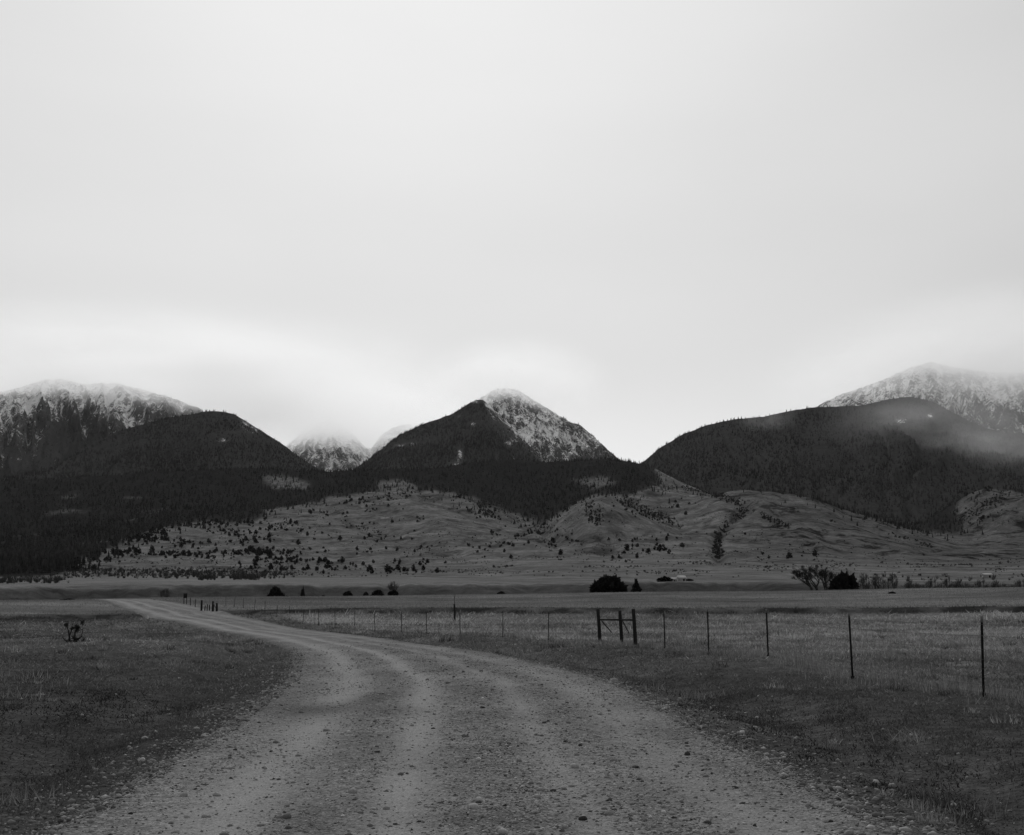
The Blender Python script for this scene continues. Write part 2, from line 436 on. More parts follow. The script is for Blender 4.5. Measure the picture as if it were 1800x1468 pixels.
def forest_at(px, py, x, y):
    w = 15 * fbm(x / 90, y / 90, 5, 41, 0.65); w2 = 12 * fbm(x / 70 + 9, y / 70, 5, 45, 0.65)
    f = np.zeros(np.shape(px))
    for i, p in enumerate(FOREST):
        k = inpoly(px + w * (0.35 if 0 < i < 6 else 1), py + w2 * (0.35 if 0 < i < 6 else 1), p)
        f = np.maximum(f, k * (1.0 if i in (0, 6) else np.clip(0.20 + 0.5 * fbm(x / 40, y / 40, 3, 46), 0.05, 0.4)))
    for p in OPEN: f = np.where(inpoly(px + w, py + 0.5 * w2, p), 0.14, f)
    g = fbm(x / 110, y / 150, 4, 42)
    f = np.where((px < 300) & (py > 866) & (py < 1000), f * np.where(g > 0.34, 0.35, 1.0), f)
    return f
F = np.where(front & (RG > 1100), forest_at(PX, PY, GX, GY), 0.0)
F = gsmooth(gsmooth(F, 0.7, 0), 0.7, 1)
pale = np.zeros_like(RG)
pale += 0.8 * sstep(592, 635, RG + warp) * (1 - sstep(820, 1000, RG)) * (0.35 + 0.65 * (1 - sstep(650, 1000, PX)))     # pale stubble on the terrace
pale += 0.55 * sstep(325, 332, RG + 0.3 * warp) * (1 - sstep(332, 345, RG))
pale += 0.45 * sstep(162, 170, RG + warp) * (1 - sstep(180, 230, RG))
fenceX = np.interp(GY, [0, 24, 30, 37, 44, 52, 58, 66, 70, 76, 83, 90, 103, 116, 136, 163, 205], [9.5, 8.5, 7.65, 7.1, 6.5, 5.94, 5.35, 4.3, 1.95, -0.5, -3.3, -5.8, -10.6, -15.4, -22.7, -33, -50])
past = sstep(-0.4, 1.2, GX - fenceX) * (GY > 0) * (1 - sstep(146, 152, RG + warp))
pale += past * np.clip(0.20 + 0.60 * sstep(30, 75, RG) * (0.6 + 1.6 * fbm(GX / 40, GY / 7, 4, 52)), 0, 1)
pale += 0.65 * np.exp(-(((GX + 14.5) / 4.5) ** 2 + ((GY - 50) / 5.0) ** 2)) + 0.5 * np.exp(-(((GX - 6.6) / 3.0) ** 2 + ((GY - 36.0) / 3.2) ** 2))
pale += 0.3 * sstep(1000, 1500, RG) * (1 - sstep(1500, 1900, RG)) * sstep(700, 1000, PX)
dark = np.zeros_like(RG)                                                                                        # bare earth of the cut banks, rank sedge in the hollow
dark += sstep(148.3, 150, RG + warp) * (1 - sstep(154, 161, RG + warp)) * np.clip(0.75 + 1.2 * fbm(PX / 60, RG / 6, 4, 54), 0.25, 1) * (PX < 2300)
dark += 0.7 * sstep(124, 138, RG) * (1 - sstep(146, 158, RG)) * (1 - sstep(170, 240, PX)) * np.clip(0.8 + fbm(GX / 5, GY / 4, 3, 57), 0.2, 1)
dark += 0.75 * sstep(505, 530, RG + warp) * (1 - sstep(585, 603, RG + warp))
dark += 0.5 * sstep(345, 380, RG) * (1 - sstep(500, 530, RG))
turf = (1 - past) * (1 - sstep(25, 90, RG)) * (0.5 + 0.5 * np.clip(fbm(GX / 7, GY / 10, 3, 53) + 0.5, 0, 1))  # short grazed turf, plus corner vignetting painted in as darker near ground
attr_pale = np.clip(pale, 0, 1) * np.where(front, 1, 0.4); attr_dark = np.clip(dark, 0, 1)

def mat_ground():
    m, nt, b = new_mat('grassland'); k = NT(nt); p = k.pos()
    flat = k.mapping(p, (1, 1, 0.3))
    big = k.noise(k.mapping(p, (0.6, 1, 1)), 0.011, 5, 0.65)
    med = k.noise(flat, 0.12, 5, 0.68)
    hill = k.noise(k.mapping(p, (0.7, 0.5, 1.0)), 0.035, 6, 0.72)
    fine = k.noise(flat, 2.2, 5, 0.7)
    vfine = k.noise(flat, 17.0, 3, 0.7)
    streak = k.noise(k.mapping(p, (0.10, 1.0, 0.5)), 0.09, 5, 0.65)
    sage = k.step(k.noise(k.mapping(p, (1, 0.45, 0.6)), 0.022, 6, 0.75, 0.6), 0.50, 0.62)
    v = k.con(big, 0.088, 0.150)
    v = k.math('MULTIPLY', v, k.con(med, 0.65, 1.35))
    v = k.math('MULTIPLY', v, k.con(hill, 0.45, 1.55))
    v = k.math('MULTIPLY', v, k.math('MULTIPLY_ADD', k.math('MULTIPLY', sage, k.attr('scrub')), -0.6, 1.0))
    v = k.math('MULTIPLY', v, k.math('MULTIPLY_ADD', k.step(k.attr('scrub'), 0.85, 1.4), -0.28, 1.0))
    v = k.math('MULTIPLY', v, k.mix(k.math('MULTIPLY', k.attr('scrub'), 1.0, clamp=True), k.con(streak, 0.72, 1.30), 1.0))
    pl = k.math('MULTIPLY', k.attr('pale'), k.con(fine, 0.7, 1.3), clamp=True)
    v = k.mix(pl, v, k.con(streak, 0.10, 0.21))
    tp = k.noise(k.mapping(p, (0.55, 1.0, 1)), 0.55, 5, 0.7)
    v = k.mix(k.math('MULTIPLY', k.attr('turf'), 0.8), v, k.math('MULTIPLY', k.con(med, 0.016, 0.060), k.con(tp, 0.45, 1.8, 0.32, 0.68)))  # turf colour, lowered near the camera to imitate lens falloff
    v = k.mix(k.math('MULTIPLY', k.attr('dark'), k.step(fine, 0.10, 0.45)), v, k.con(med, 0.016, 0.045))
    fl = k.math('ADD', k.attr('forest'), k.math('MULTIPLY', k.math('SUBTRACT', hill, 0.5), 1.1))
    v = k.mix(k.step(fl, 0.40, 1.0), v, k.con(hill, 0.010, 0.030))
    v = k.math('MULTIPLY', v, k.con(fine, 0.6, 1.4))
    v = k.math('MULTIPLY', v, k.con(vfine, 0.55, 1.45))
    # small pale chips of stone lying in the short turf
    chips = k.math('MULTIPLY', k.step(k.voro(p, 5.5), 0.10, 0.06), k.attr('turf'))
    v = k.mix(k.math('MULTIPLY', chips, k.step(med, 0.5, 0.62)), v, 0.20)
    k.grey(v, b.inputs['Base Color'])
    h = k.math('ADD', k.math('MULTIPLY', fine, 1.0), k.math('MULTIPLY', vfine, 0.35))
    k.bump(h, 0.9, 0.12, b)
    return m
M_ground = mat_ground()
vid = np.arange(NA * NR).reshape(NA, NR)
quads = np.stack([vid[:-1, :-1], vid[1:, :-1], vid[1:, 1:], vid[:-1, 1:]], -1).reshape(-1, 4)[:, ::-1]
centre = len(AZ) * NR
gv = np.vstack([np.stack([GX, GY, Z], -1).reshape(-1, 3), [[0, 0, -0.02]]])
ctri = np.array([(centre, vid[i + 1, 0], vid[i, 0]) for i in range(NA - 1)])
at = lambda a: np.append(a.ravel(), 0)
ground = mobj('ground', np_mesh('ground', gv, tris=ctri[:, ::-1], quads=quads[:, ::-1], mat=M_ground, smooth=True,
              attrs={'pale': at(attr_pale), 'dark': at(attr_dark), 'forest': at(np.clip(0.55 * F + 0.5 * gsmooth(gsmooth(F, 5.0, 0), 3.0, 1), 0, 1)), 'turf': at(np.clip(turf, 0, 1)), 'scrub': at(np.clip(sstep(900, 1500, RG) * (0.7 + 0.65 * sstep(1180, 1420, PX)) + 0.45 * draw, 0, 1.5))}))
tag(ground, kind='structure')
# the plain goes on to the horizon all round
na = 72; aa = np.arange(na) / na * 2 * np.pi
rings = [4000, 9000, 30000]; ov = np.vstack([np.stack([r_ * np.sin(aa), r_ * np.cos(aa), np.full(na, -6.0)], -1) for r_ in rings])
oq = np.array([(q * na + i, q * na + (i + 1) % na, (q + 1) * na + (i + 1) % na, (q + 1) * na + i) for q in range(2) for i in range(na)])
tag(mobj('plain', np_mesh('plain', ov, quads=oq[:, ::-1], mat=M_ground, attrs={'pale': np.zeros(len(ov)), 'dark': np.zeros(len(ov)), 'forest': np.zeros(len(ov)), 'turf': np.zeros(len(ov)), 'scrub': np.zeros(len(ov))})), kind='structure')

# ------------------------------------------------------------------ mountains
def mat_mountain():
    m, nt, b = new_mat('mountain_rock_and_snow'); k = NT(nt); p = k.pos()
    n1 = k.noise(k.mapping(p, (1, 1, 0.35)), 0.055, 6, 0.78)
    n2 = k.noise(k.mapping(p, (1, 1, 0.6)), 0.007, 5, 0.65)
    n1 = k.con(n1, 0.12, 0.88, 0.30, 0.70)
    s = k.math('ADD', k.attr('snow'), k.math('MULTIPLY', k.math('SUBTRACT', n2, 0.5), 1.0))
    mask = k.step(k.math('SUBTRACT', s, n1), -0.10, 0.14)
    rock = k.math('MULTIPLY', k.math('MULTIPLY_ADD', n1, 0.9, 0.55), k.mix(k.attr('forest'), 0.07, 0.040))
    v = k.mix(mask, rock, 0.74)
    k.grey(v, b.inputs['Base Color'])
    k.bump(n1, 0.5, 5.0, b)
    return m
M_mount = mat_mountain()
SURF = []          # surfaces that trees are scattered on
def ridge(name, crest, Yc, Yb, pyb, nu, nv, seed, p=1.15, gul=0.10, gscale=55.0, snow=None, jag=1.5, ywave=0.05, forest=None, kind='structure'):
    c = np.array(crest, float)
    px = np.linspace(c[0, 0], c[-1, 0], nu)
    pyc = gsmooth(np.interp(px, c[:, 0], c[:, 1]), nu / 300.0) + jag * 1.5 * fbm(px / 22, px * 0 + seed, 5, seed, 0.65) - (1.3 * np.clip(ridged(px / 13, px * 0 + seed, 3, seed + 2) - 0.2, 0, 1) if jag >= 2 else 0)
    yc = Yc * (1 + ywave * fbm(px / 240, px * 0 + 3.3, 3, seed + 5))
    t = np.concatenate([np.linspace(0, 1, nv), 1 + np.linspace(0.04, 0.5, 9)])
    P, T = np.meshgrid(px, t, indexing='ij'); PC = pyc[:, None]; YC = yc[:, None]
    zc = CAMZ + slope(PC) * YC; zb = CAMZ + slope(pyb) * Yb
    Tc = np.minimum(T, 1.0)
    # spurs and ravines run down the slope
    wv = gul * (ridged(P / gscale + 1.4 * fbm(P / 120, T * 1.6, 3, seed + 7), T * 1.1, 5, seed + 1) - 0.4) * np.sin(np.pi * np.clip(Tc, 0, 1)) ** 0.8
    wv += 0.25 * gul * fbm(P / 14, T * 9, 4, seed + 3) * np.sin(np.pi * np.clip(Tc, 0, 1)) ** 0.6
    prof = Tc ** p + wv
    Y = Yb + (YC - Yb) * T
    zz = zb + (zc - zb) * prof - np.maximum(T - 1, 0) * (YC - Yb) * 0.55
    X = tan_of(P, PC) * Y
    qx, qy = proj(X, Y, zz)
    chute = 1 - np.clip(np.abs(perlin(P / 24 + 1.6 * fbm(P / 60, T * 2.5, 4, seed + 8) + 1.2 * T * np.sin(P / 90), T * 1.6, seed + 9)) * 5.5, 0, 1)
    sn = snow(qx, qy, wv / max(gul, 1e-6)) if snow else np.zeros_like(X)
    sn = sn + 0.24 * chute * sstep(0.05, 0.35, sn) - 0.03
    sn = np.clip(sn, -0.5, 1.2)
    fr = forest(qx, qy, sn) if forest else 1 - sstep(0.0, 0.4, sn)
    n, m_ = X.shape; idx = np.arange(n * m_).reshape(n, m_)
    q = np.stack([idx[:-1, :-1], idx[1:, :-1], idx[1:, 1:], idx[:-1, 1:]], -1).reshape(-1, 4)
    o = mobj(name, np_mesh(name, np.stack([X, Y, zz], -1).reshape(-1, 3), quads=q, mat=M_mount, smooth=True, attrs={'snow': sn, 'forest': fr}))
    tag(o, kind=kind)
    SURF.append(dict(name=name, X=X, Y=Y, Z=zz, snow=sn, forest=fr))
    return o
def s_left(px, py, g):
    s = 0.10 + 0.44 * (1 - sstep(700, 845, py + 0.16 * (px - 60)))
    s += 0.45 * np.clip(-g - 0.1, -0.4, 1.0) + 0.08
    s -= 0.22 * np.exp(-(((px - 110) / 55) ** 2 + ((py - 745) / 35) ** 2))
    return np.where(py > 825, -0.3, s)
def s_leftfront(px, py, g):
    s = -0.16 - 0.12 * sstep(740, 800, py) + 0.55 * sstep(395, 440, px) * (1 - sstep(735, 800, py)) + 0.1 * np.clip(-g, -1, 1)
    s += 0.75 * np.exp(-(((px - 392) / 14) ** 2 + ((py - 774) / 6) ** 2)) + 0.5 * np.exp(-(((px - 288) / 6) ** 2 + ((py - 808) / 3) ** 2))
    s += 0.35 * sstep(480, 540, px)
    return s
def s_far(px, py, g): return 0.46 + 0.25 * np.clip(-g, -0.6, 1) + 0.2 * (1 - sstep(740, 830, py)) - 0.05
def s_centrefront(px, py, g):
    s = -0.10 - 0.12 * sstep(760, 810, py) + 0.12 * np.clip(-g, -1, 1)
    s = s + 0.62 * np.exp(-np.clip(py - (703 + (px - 850) * 0.948), 0, 200) / 34) * sstep(838, 862, px)
    for (a, b_, wx, wy, k_) in ((808, 800, 8, 14, 0.85), (795, 815, 14, 6, 0.7), (725, 780, 16, 5, 0.6), (700, 785, 12, 4, 0.6), (832, 746, 7, 5, 0.7), (835, 706, 10, 5, 0.6), (808, 732, 10, 4, 0.5), (895, 780, 8, 6, 0.6), (903, 805, 3, 9, 0.6), (733, 815, 4, 6, 0.5), (690, 780, 20, 4, 0.3)):
        s = s + 0.8 * k_ * np.exp(-(((px - a) / wx) ** 2 + ((py - b_) / wy) ** 2))
    return s
def s_centre(px, py, g):
    s = 0.50 + 0.25 * np.clip(-g, -0.7, 1) - 0.10 * sstep(960, 1080, px) - 0.20 * sstep(770, 815, py)
    return s + 0.10 * np.exp(-(((px - 940) / 30) ** 2 + ((py - 765) / 25) ** 2))
def s_right(px, py, g):
    s = -0.18 - 0.15 * sstep(730, 790, py) + 0.10 * np.clip(-g, -1, 1)
    for (a, b_, wx, wy, k_) in ((1582, 740, 14, 6, 0.75), (1634, 731, 9, 6, 0.8), (1600, 733, 14, 4, 0.4), (1249, 771, 3, 4, 0.6), (1140, 800, 10, 6, 0.4), (1545, 815, 40, 4, 0.2), (1680, 832, 12, 3, 0.3), (1790, 783, 6, 4, 0.5)):
        s = s + k_ * np.exp(-(((px - a) / wx) ** 2 + ((py - b_) / wy) ** 2))
    return s
def s_rightsnow(px, py, g): return 0.50 + 0.22 * np.clip(-g, -0.6, 1) - 0.12 * sstep(1640, 1700, px) * sstep(690, 740, py)
ridge('snowy_mountain', [(-330, 730), (-150, 700), (0, 690), (40, 680), (75, 669), (100, 666), (150, 676), (200, 673), (250, 685), (300, 700), (350, 718), (400, 755), (450, 800), (520, 850)], 7600, 5200, 850, 300, 80, 61, 1.0, 0.22, 38, s_left, jag=2.4)
ridge('forested_mountain', [(-330, 870), (-100, 850), (0, 838), (90, 822), (150, 790), (210, 757), (280, 738), (340, 727), (375, 722), (410, 727), (440, 745), (470, 764), (500, 783), (530, 806), (570, 832), (640, 850)], 5600, 4000, 870, 300, 70, 62, 1.0, 0.12, 60, s_leftfront)
ridge('hazy_far_peak', [(440, 850), (490, 800), (505, 782), (520, 770), (540, 752), (560, 743), (578, 739), (600, 746), (625, 768), (640, 785), (652, 790), (668, 768), (690, 752), (720, 745), (780, 790), (820, 830)], 11500, 8800, 850, 220, 70, 63, 1.0, 0.16, 26, s_far, jag=2.2)
ridge('snowy_pyramid_mountain', [(720, 850), (780, 760), (815, 722), (850, 697), (868, 686), (890, 683), (912, 686), (935, 702), (960, 717), (1000, 741), (1020, 748), (1040, 765), (1070, 792), (1095, 814), (1150, 850)], 7900, 6000, 845, 260, 80, 64, 1.0, 0.17, 32, s_centre, jag=2.2)
ridge('forested_shoulder_mountain', [(540, 850), (615, 830), (650, 806), (680, 782), (705, 764), (740, 747), (790, 730), (815, 715), (835, 703), (850, 703), (870, 722), (900, 748), (940, 788), (965, 812), (1010, 845)], 6900, 4600, 850, 260, 70, 65, 1.0, 0.12, 50, s_centrefront)
ridge('snowy_right_mountain', [(1300, 850), (1380, 770), (1440, 712), (1480, 693), (1520, 680), (1560, 665), (1600, 646), (1635, 637), (1680, 647), (1740, 655), (1800, 656), (1950, 680), (2150, 760)], 8200, 5900, 845, 260, 70, 66, 1.0, 0.17, 40, s_rightsnow, jag=2.0)
ridge('forested_dome_mountain', [(1060, 850), (1126, 816), (1145, 800), (1165, 784), (1200, 764), (1240, 748), (1290, 737), (1340, 733), (1380, 724), (1430, 716), (1470, 715), (1520, 712), (1560, 702), (1600, 697), (1640, 706), (1680, 728), (1720, 748), (1760, 760), (1800, 762), (1950, 790), (2150, 850)], 5600, 3500, 945, 340, 90, 67, 0.95, 0.09, 75, s_right, jag=1.2)
# ------------------------------------------------------------------ forest
def mat_conifer():
    m, nt, b = new_mat('conifer_needles'); k = NT(nt); p = k.pos()
    v = k.math('MULTIPLY', k.con(k.noise(p, 0.09, 3, 0.7), 0.008, 0.034), k.con(k.noise(p, 0.0035, 5, 0.7), 0.5, 1.7))
    k.grey(v, b.inputs['Base Color']); return m
M_conifer = mat_conifer()
M_bark = mat_plain('bark', 0.035, 0.4, 6.0, bump=0.5)
M_barebark = mat_plain('grey_bark', 0.075, 0.4, 6.0, bump=0.5)
M_leaf = mat_plain('juniper_foliage', 0.022, 0.5, 1.5)
def conifer_proto(sd, tiers, sides, wid):
    g = np.random.default_rng(sd); v, t = [], []
    for i in range(tiers):
        z0 = 0.08 + 0.62 * i / tiers; z1 = z0 + 0.95 / tiers if i < tiers - 1 else 1.0
        w = wid * (1 - 0.62 * i / max(tiers - 1, 1) * 0.95) if tiers > 1 else wid
        b = len(v)
        for j in range(sides):
            a = (j + 0.5 * (i % 2) + g.uniform(-.2, .2)) / sides * 2 * np.pi; r_ = w * (g.uniform(0.75, 1.15))
            v.append((r_ * np.cos(a), r_ * np.sin(a), z0 + g.uniform(-0.04, 0.05)))
        v.append((g.uniform(-.03, .03), g.uniform(-.03, .03), z1))
        for j in range(sides): t.append((b + j, b + (j + 1) % sides, b + sides))
    return np.array(v), np.array(t)
FAR = [conifer_proto(5, 2, 5, 0.26), conifer_proto(6, 2, 5, 0.22), conifer_proto(7, 2, 5, 0.19)]
CON = [conifer_proto(1, 3, 6, 0.24), conifer_proto(2, 3, 5, 0.20), conifer_proto(3, 2, 6, 0.27), conifer_proto(4, 3, 6, 0.17)]
def sample_surface(X, Y, Zs, prob, n, seed, true_share=0.25):
    """n random points on a grid surface; chance by its own area and by how much of it faces the valley"""
    g = np.random.default_rng(seed)
    P = np.stack([X, Y, Zs], -1)
    nrm = np.cross(P[1:, :-1] - P[:-1, :-1], P[:-1, 1:] - P[:-1, :-1])
    area = np.linalg.norm(nrm, axis=-1) + 1e-9
    c = 0.25 * (P[1:, :-1] + P[:-1, :-1] + P[:-1, 1:] + P[1:, 1:])
    view = c - np.array([0, 0, CAMZ]); dist = np.linalg.norm(view, axis=-1)
    fac = np.abs(np.sum(nrm * view, -1)) / dist
    facing = np.where(np.sum(nrm * view, -1) * np.sign(nrm[..., 2]) < 0, fac, 0) / dist ** 2
    ar = area / dist ** 2
    pc = 0.25 * (prob[1:, :-1] + prob[:-1, :-1] + prob[:-1, 1:] + prob[1:, 1:])
    w = (facing + true_share * ar) * pc
    w = w.ravel() / w.sum()
    k = np.searchsorted(np.cumsum(w), g.random(n)); k = np.clip(k, 0, len(w) - 1)
    i, j = np.unravel_index(k, area.shape); u, v = g.random(n), g.random(n)
    a, b, c_, d = P[i, j], P[i + 1, j], P[i + 1, j + 1], P[i, j + 1]
    u, v = u[:, None], v[:, None]
    return (a * (1 - u) + b * u) * (1 - v) + (d * (1 - u) + c_ * u) * v
def forest_mesh(name, pos, hmin, hmax, seed, label, wide=1.0, protos=None):
    protos = protos or CON
    g = np.random.default_rng(seed); n = len(pos)
    h = hmin + (hmax - hmin) * g.random(n) ** 1.4
    sc = np.stack([h * wide * g.uniform(0.8, 1.25, n), h * wide * g.uniform(0.8, 1.25, n), h], -1)
    p = pos.copy(); p[:, 2] -= 0.3
    v, t, own = scatter(protos, p, sc, g.random(n) * 6.28, g.integers(0, len(protos), n))
    o = mobj(name, np_mesh(name, v, tris=t, mat=M_conifer))
    return tag(o, label, 'forest', kind='stuff')
gi = np.nonzero(np.abs(AZ) < 27)[0]; gj = np.nonzero((RAD > 1200) & (RAD < 4000))[0]
sub = np.ix_(gi, gj)
FB = np.maximum(gsmooth(gsmooth(F, 9.0, 0), 4.0, 1), 0)
pF = sample_surface(GX[sub], GY[sub], Z[sub], F[sub] ** 1.5 + 1.3 * FB[sub] ** 1.3 * (F[sub] < 0.5) * (FB[sub] > 0.03) * np.clip(0.5 + 1.8 * fbm(GX[sub] / 60, GY[sub] / 60, 3, 47), 0, 2), 14500, 71)
forest_mesh('foothill_forest', pF, 5.5, 13, 72, 'dark conifer forest covering the foothills below the mountains')
S = {s['name']: s for s in SURF}
def mforest(key, prob, n, seed, name, label, h0, h1):
    s = S[key]; prob = prob * np.clip(0.8 + 1.5 * fbm(s['X'] / 260, s['Z'] / 120, 4, seed), 0.06, 1.6)
    forest_mesh(name, sample_surface(s['X'], s['Y'], s['Z'], prob, n, seed), h0, h1, seed + 1, label, 1.15, FAR)
s = S['forested_dome_mountain']; mforest('forested_dome_mountain', np.clip(1 - 1.6 * np.clip(s['snow'] + 0.1, 0, 1), 0.02, 1), 16500, 81, 'dome_forest', 'dense dark forest over the rounded mountain on the right', 7, 15)
s = S['forested_mountain']; mforest('forested_mountain', np.clip(1 - 1.3 * np.clip(s['snow'] + 0.1, 0, 1), 0.05, 1), 12000, 83, 'mountainside_forest', 'dense dark forest over the low mountain on the left', 7, 15)
s = S['forested_shoulder_mountain']; mforest('forested_shoulder_mountain', np.clip(1 - 1.6 * np.clip(s['snow'] + 0.1, 0, 1), 0.03, 1), 8000, 85, 'shoulder_forest', 'dark forest on the near shoulder of the central peak', 8, 17)
s = S['snowy_mountain']; mforest('snowy_mountain', np.clip(1.05 - s['snow'], 0.04, 1) ** 2.5, 4500, 87, 'snowline_forest', 'trees thinning into snow on the left mountain', 7, 16)
s = S['snowy_pyramid_mountain']; mforest('snowy_pyramid_mountain', np.clip(1.0 - s['snow'], 0.04, 1) ** 1.3, 6000, 89, 'peak_forest', 'sparse trees speckling the snowy face of the central peak', 7, 15)
s = S['snowy_right_mountain']; mforest('snowy_right_mountain', np.clip(1.0 - s['snow'], 0.04, 1) ** 1.3, 5000, 91, 'high_forest', 'sparse trees speckling the snowy mountain on the right', 7, 15)

# ================================================================== ROAD
def gsample(fld, x, y):
    x = np.asarray(x, float); y = np.asarray(y, float)
    a = np.degrees(np.arctan2(x, y)); r = np.clip(np.hypot(x, y), RAD[0], RAD[-1])
    i = np.clip(np.searchsorted(AZ, a) - 1, 0, NA - 2); j = np.clip(np.searchsorted(RAD, r) - 1, 0, NR - 2)
    return fld[i, j]
def hit(px, py, r0=6.0, r1=1200.0):
    """the first ground point seen through a pixel of the photograph"""
    t = tan_of(px, py); s = slope(py); y = np.geomspace(r0, r1, 4000) * math.cos(math.atan(t)); x = t * y
    d = CAMZ + s * y - ground_z(x, y); k = np.nonzero(d < 0)[0]
    k = k[0] if len(k) else len(y) - 1
    return Vector((float(x[k]), float(y[k]), float(ground_z(x[k], y[k]))))
def wheel(t, y):
    """0..1 bare, rolled wheel tracks"""
    w = 0.06 * fbm(y / 9, t * 0 + 2.2, 2, 55)
    s = 0
    for c, wd, k in ((-0.60, 0.13, 0.95), (-0.17, 0.085, 0.95), (0.29, 0.07, 0.5), (0.68, 0.12, 0.5)):
        s = np.maximum(s, k * np.exp(-((t - c - w) / wd) ** 2))
    return s * np.clip(0.95 + 0.6 * fbm(t * 5, y / 3.0, 4, 60, 0.6), 0.3, 1.0)
def road_lift(x, y):
    t = road_t(x, y); a = np.abs(t)
    e = 0.10 * fbm(x / 1.1, y / 1.6, 3, 56) + 0.05 * fbm(x / 0.3, y / 0.4, 2, 57)
    crown = 0.055 * (1 - np.clip(a, 0, 1.2) ** 2)
    z = 0.035 + crown - 0.10 * sstep(0.90, 1.18, a + e)
    z += 0.030 * np.exp(-((a - 0.93) / 0.06) ** 2)
    z -= 0.022 * wheel(t, y)
    z += 0.012 * fbm(x / 0.5, y / 0.7, 3, 58) * (1 - 0.6 * wheel(t, y))
    return z
ys = np.unique(np.concatenate([np.linspace(-25, 5, 20), np.geomspace(5, 60, 330), np.linspace(60, 225, 170)]))
ts = np.linspace(-1.3, 1.3, 93)
YY, TT = np.meshgrid(ys, ts, indexing='ij')
XX = road_c(YY) + TT * road_h(YY)
def road_z(x, y): return ground_z(x, y) + road_lift(x, y)
def mat_road():
    m, nt, b = new_mat('gravel_road'); k = NT(nt); p = k.pos()
    tr = k.attr('track'); ed = k.attr('edge')
    big = k.noise(k.mapping(p, (1, 0.5, 1)), 0.45, 4, 0.6)
    med = k.noise(p, 6.0, 4, 0.65)
    cell = k.voro(p, 42.0, out='Color'); sep = k.n.new('ShaderNodeSeparateColor'); k.l.new(cell, sep.inputs[0])
    cell2 = k.voro(p, 95.0, out='Color'); sep2 = k.n.new('ShaderNodeSeparateColor'); k.l.new(cell2, sep2.inputs[0])
    dist = k.voro(p, 42.0); fine = k.noise(p, 130.0, 3, 0.6)
    v = k.con(big, 0.12, 0.22)
    v = k.math('MULTIPLY', v, k.con(med, 0.7, 1.3))
    stone = k.math('MULTIPLY', k.con(sep.outputs[0], 0.55, 1.45, 0, 1), k.con(sep2.outputs[0], 0.65, 1.35, 0, 1))
    v = k.math('MULTIPLY', v, k.mix(k.math('MULTIPLY', tr, 0.45), stone, 1.0))
    v = k.mix(k.math('MULTIPLY', tr, 0.75), v, k.math('MULTIPLY', k.con(fine, 0.23, 0.38), k.con(sep2.outputs[0], 0.7, 1.3, 0, 1)))
    damp = k.math('MULTIPLY', k.attr('damp'), k.math('MULTIPLY_ADD', med, 0.8, 0.4), clamp=True)
    v = k.math('MULTIPLY', v, k.math('MULTIPLY_ADD', damp, -0.6, 1.0))
    v = k.mix(k.math('MULTIPLY', ed, k.step(med, 0.35, 0.6)), v, 0.045)
    k.grey(v, b.inputs['Base Color'])
    h = k.math('ADD', k.math('MULTIPLY', dist, -1.0), k.math('MULTIPLY', fine, 0.3))
    k.bump(h, 0.6, 0.02, b)
    return m
damp = np.exp(-(((XX + 2.9) / 0.55) ** 2 + ((YY - 20.6) / 1.5) ** 2)) + 0.8 * np.exp(-(((XX + 2.3) / 0.35) ** 2 + ((YY - 23.5) / 2.0) ** 2)) \
     + 0.35 * np.exp(-(((TT + 0.40) / 0.05) ** 2)) * (1 - sstep(14, 26, YY)) * np.clip(0.5 + fbm(XX / 0.6, YY / 1.5, 3, 71), 0, 1) + 0.45 * np.exp(-(((XX + 0.2) / 0.5) ** 2 + ((YY - 9.6) / 0.3) ** 2))
vid = np.arange(YY.size).reshape(YY.shape)
rq = np.stack([vid[:-1, :-1], vid[:-1, 1:], vid[1:, 1:], vid[1:, :-1]], -1).reshape(-1, 4)
road = mobj('road', np_mesh('road', np.stack([XX, YY, road_z(XX, YY)], -1).reshape(-1, 3), quads=rq, mat=mat_road(), smooth=True,
            attrs={'track': wheel(TT, YY), 'edge': sstep(0.85, 1.1, np.abs(TT) + 0.1 * fbm(XX, YY, 3, 59)), 'damp': np.clip(damp, 0, 1)}))
tag(road, kind='structure')

# ------------------------------------------------------------------ gravel
def stone_proto(sd, sub=0):
    g = np.random.default_rng(sd); bm = bmesh.new()
    if sub == 0:
        v = np.array([(1, 0, 0), (0, 1, 0), (-1, 0, 0), (0, -1, 0), (0, 0, 1), (0, 0, -1)], float)
        t = np.array([(0, 1, 4), (1, 2, 4), (2, 3, 4), (3, 0, 4), (1, 0, 5), (2, 1, 5), (3, 2, 5), (0, 3, 5)])
        v += g.uniform(-0.3, 0.3, v.shape)
    else:
        bmesh.ops.create_icosphere(bm, subdivisions=sub, radius=1.0)
        v = np.array([x.co for x in bm.verts]); t = np.array([[q.index for q in f.verts] for f in bm.faces])
        d = g.normal(size=(5, 3)); d /= np.linalg.norm(d, axis=1)[:, None]
        for q in d:                                  # broken flat facets
            h = g.uniform(0.55, 0.85); over = np.maximum(v @ q - h, 0); v = v - over[:, None] * q
        v += g.normal(size=v.shape) * 0.03
    bm.free()
    return v * np.array([1.0, g.uniform(0.65, 0.95), g.uniform(0.4, 0.65)]), t
STONES = [stone_proto(i) for i in range(6)] + [stone_proto(10 + i, 1) for i in range(4)]
def mat_stone():
    m, nt, b = new_mat('gravel_stone'); k = NT(nt)
    n = k.noise(k.pos(), 60.0, 3, 0.6)
    k.grey(k.math('MULTIPLY', k.attr('tone'), k.math('MULTIPLY_ADD', n, 0.6, 0.7)), b.inputs['Base Color'])
    return m
M_stone = mat_stone()
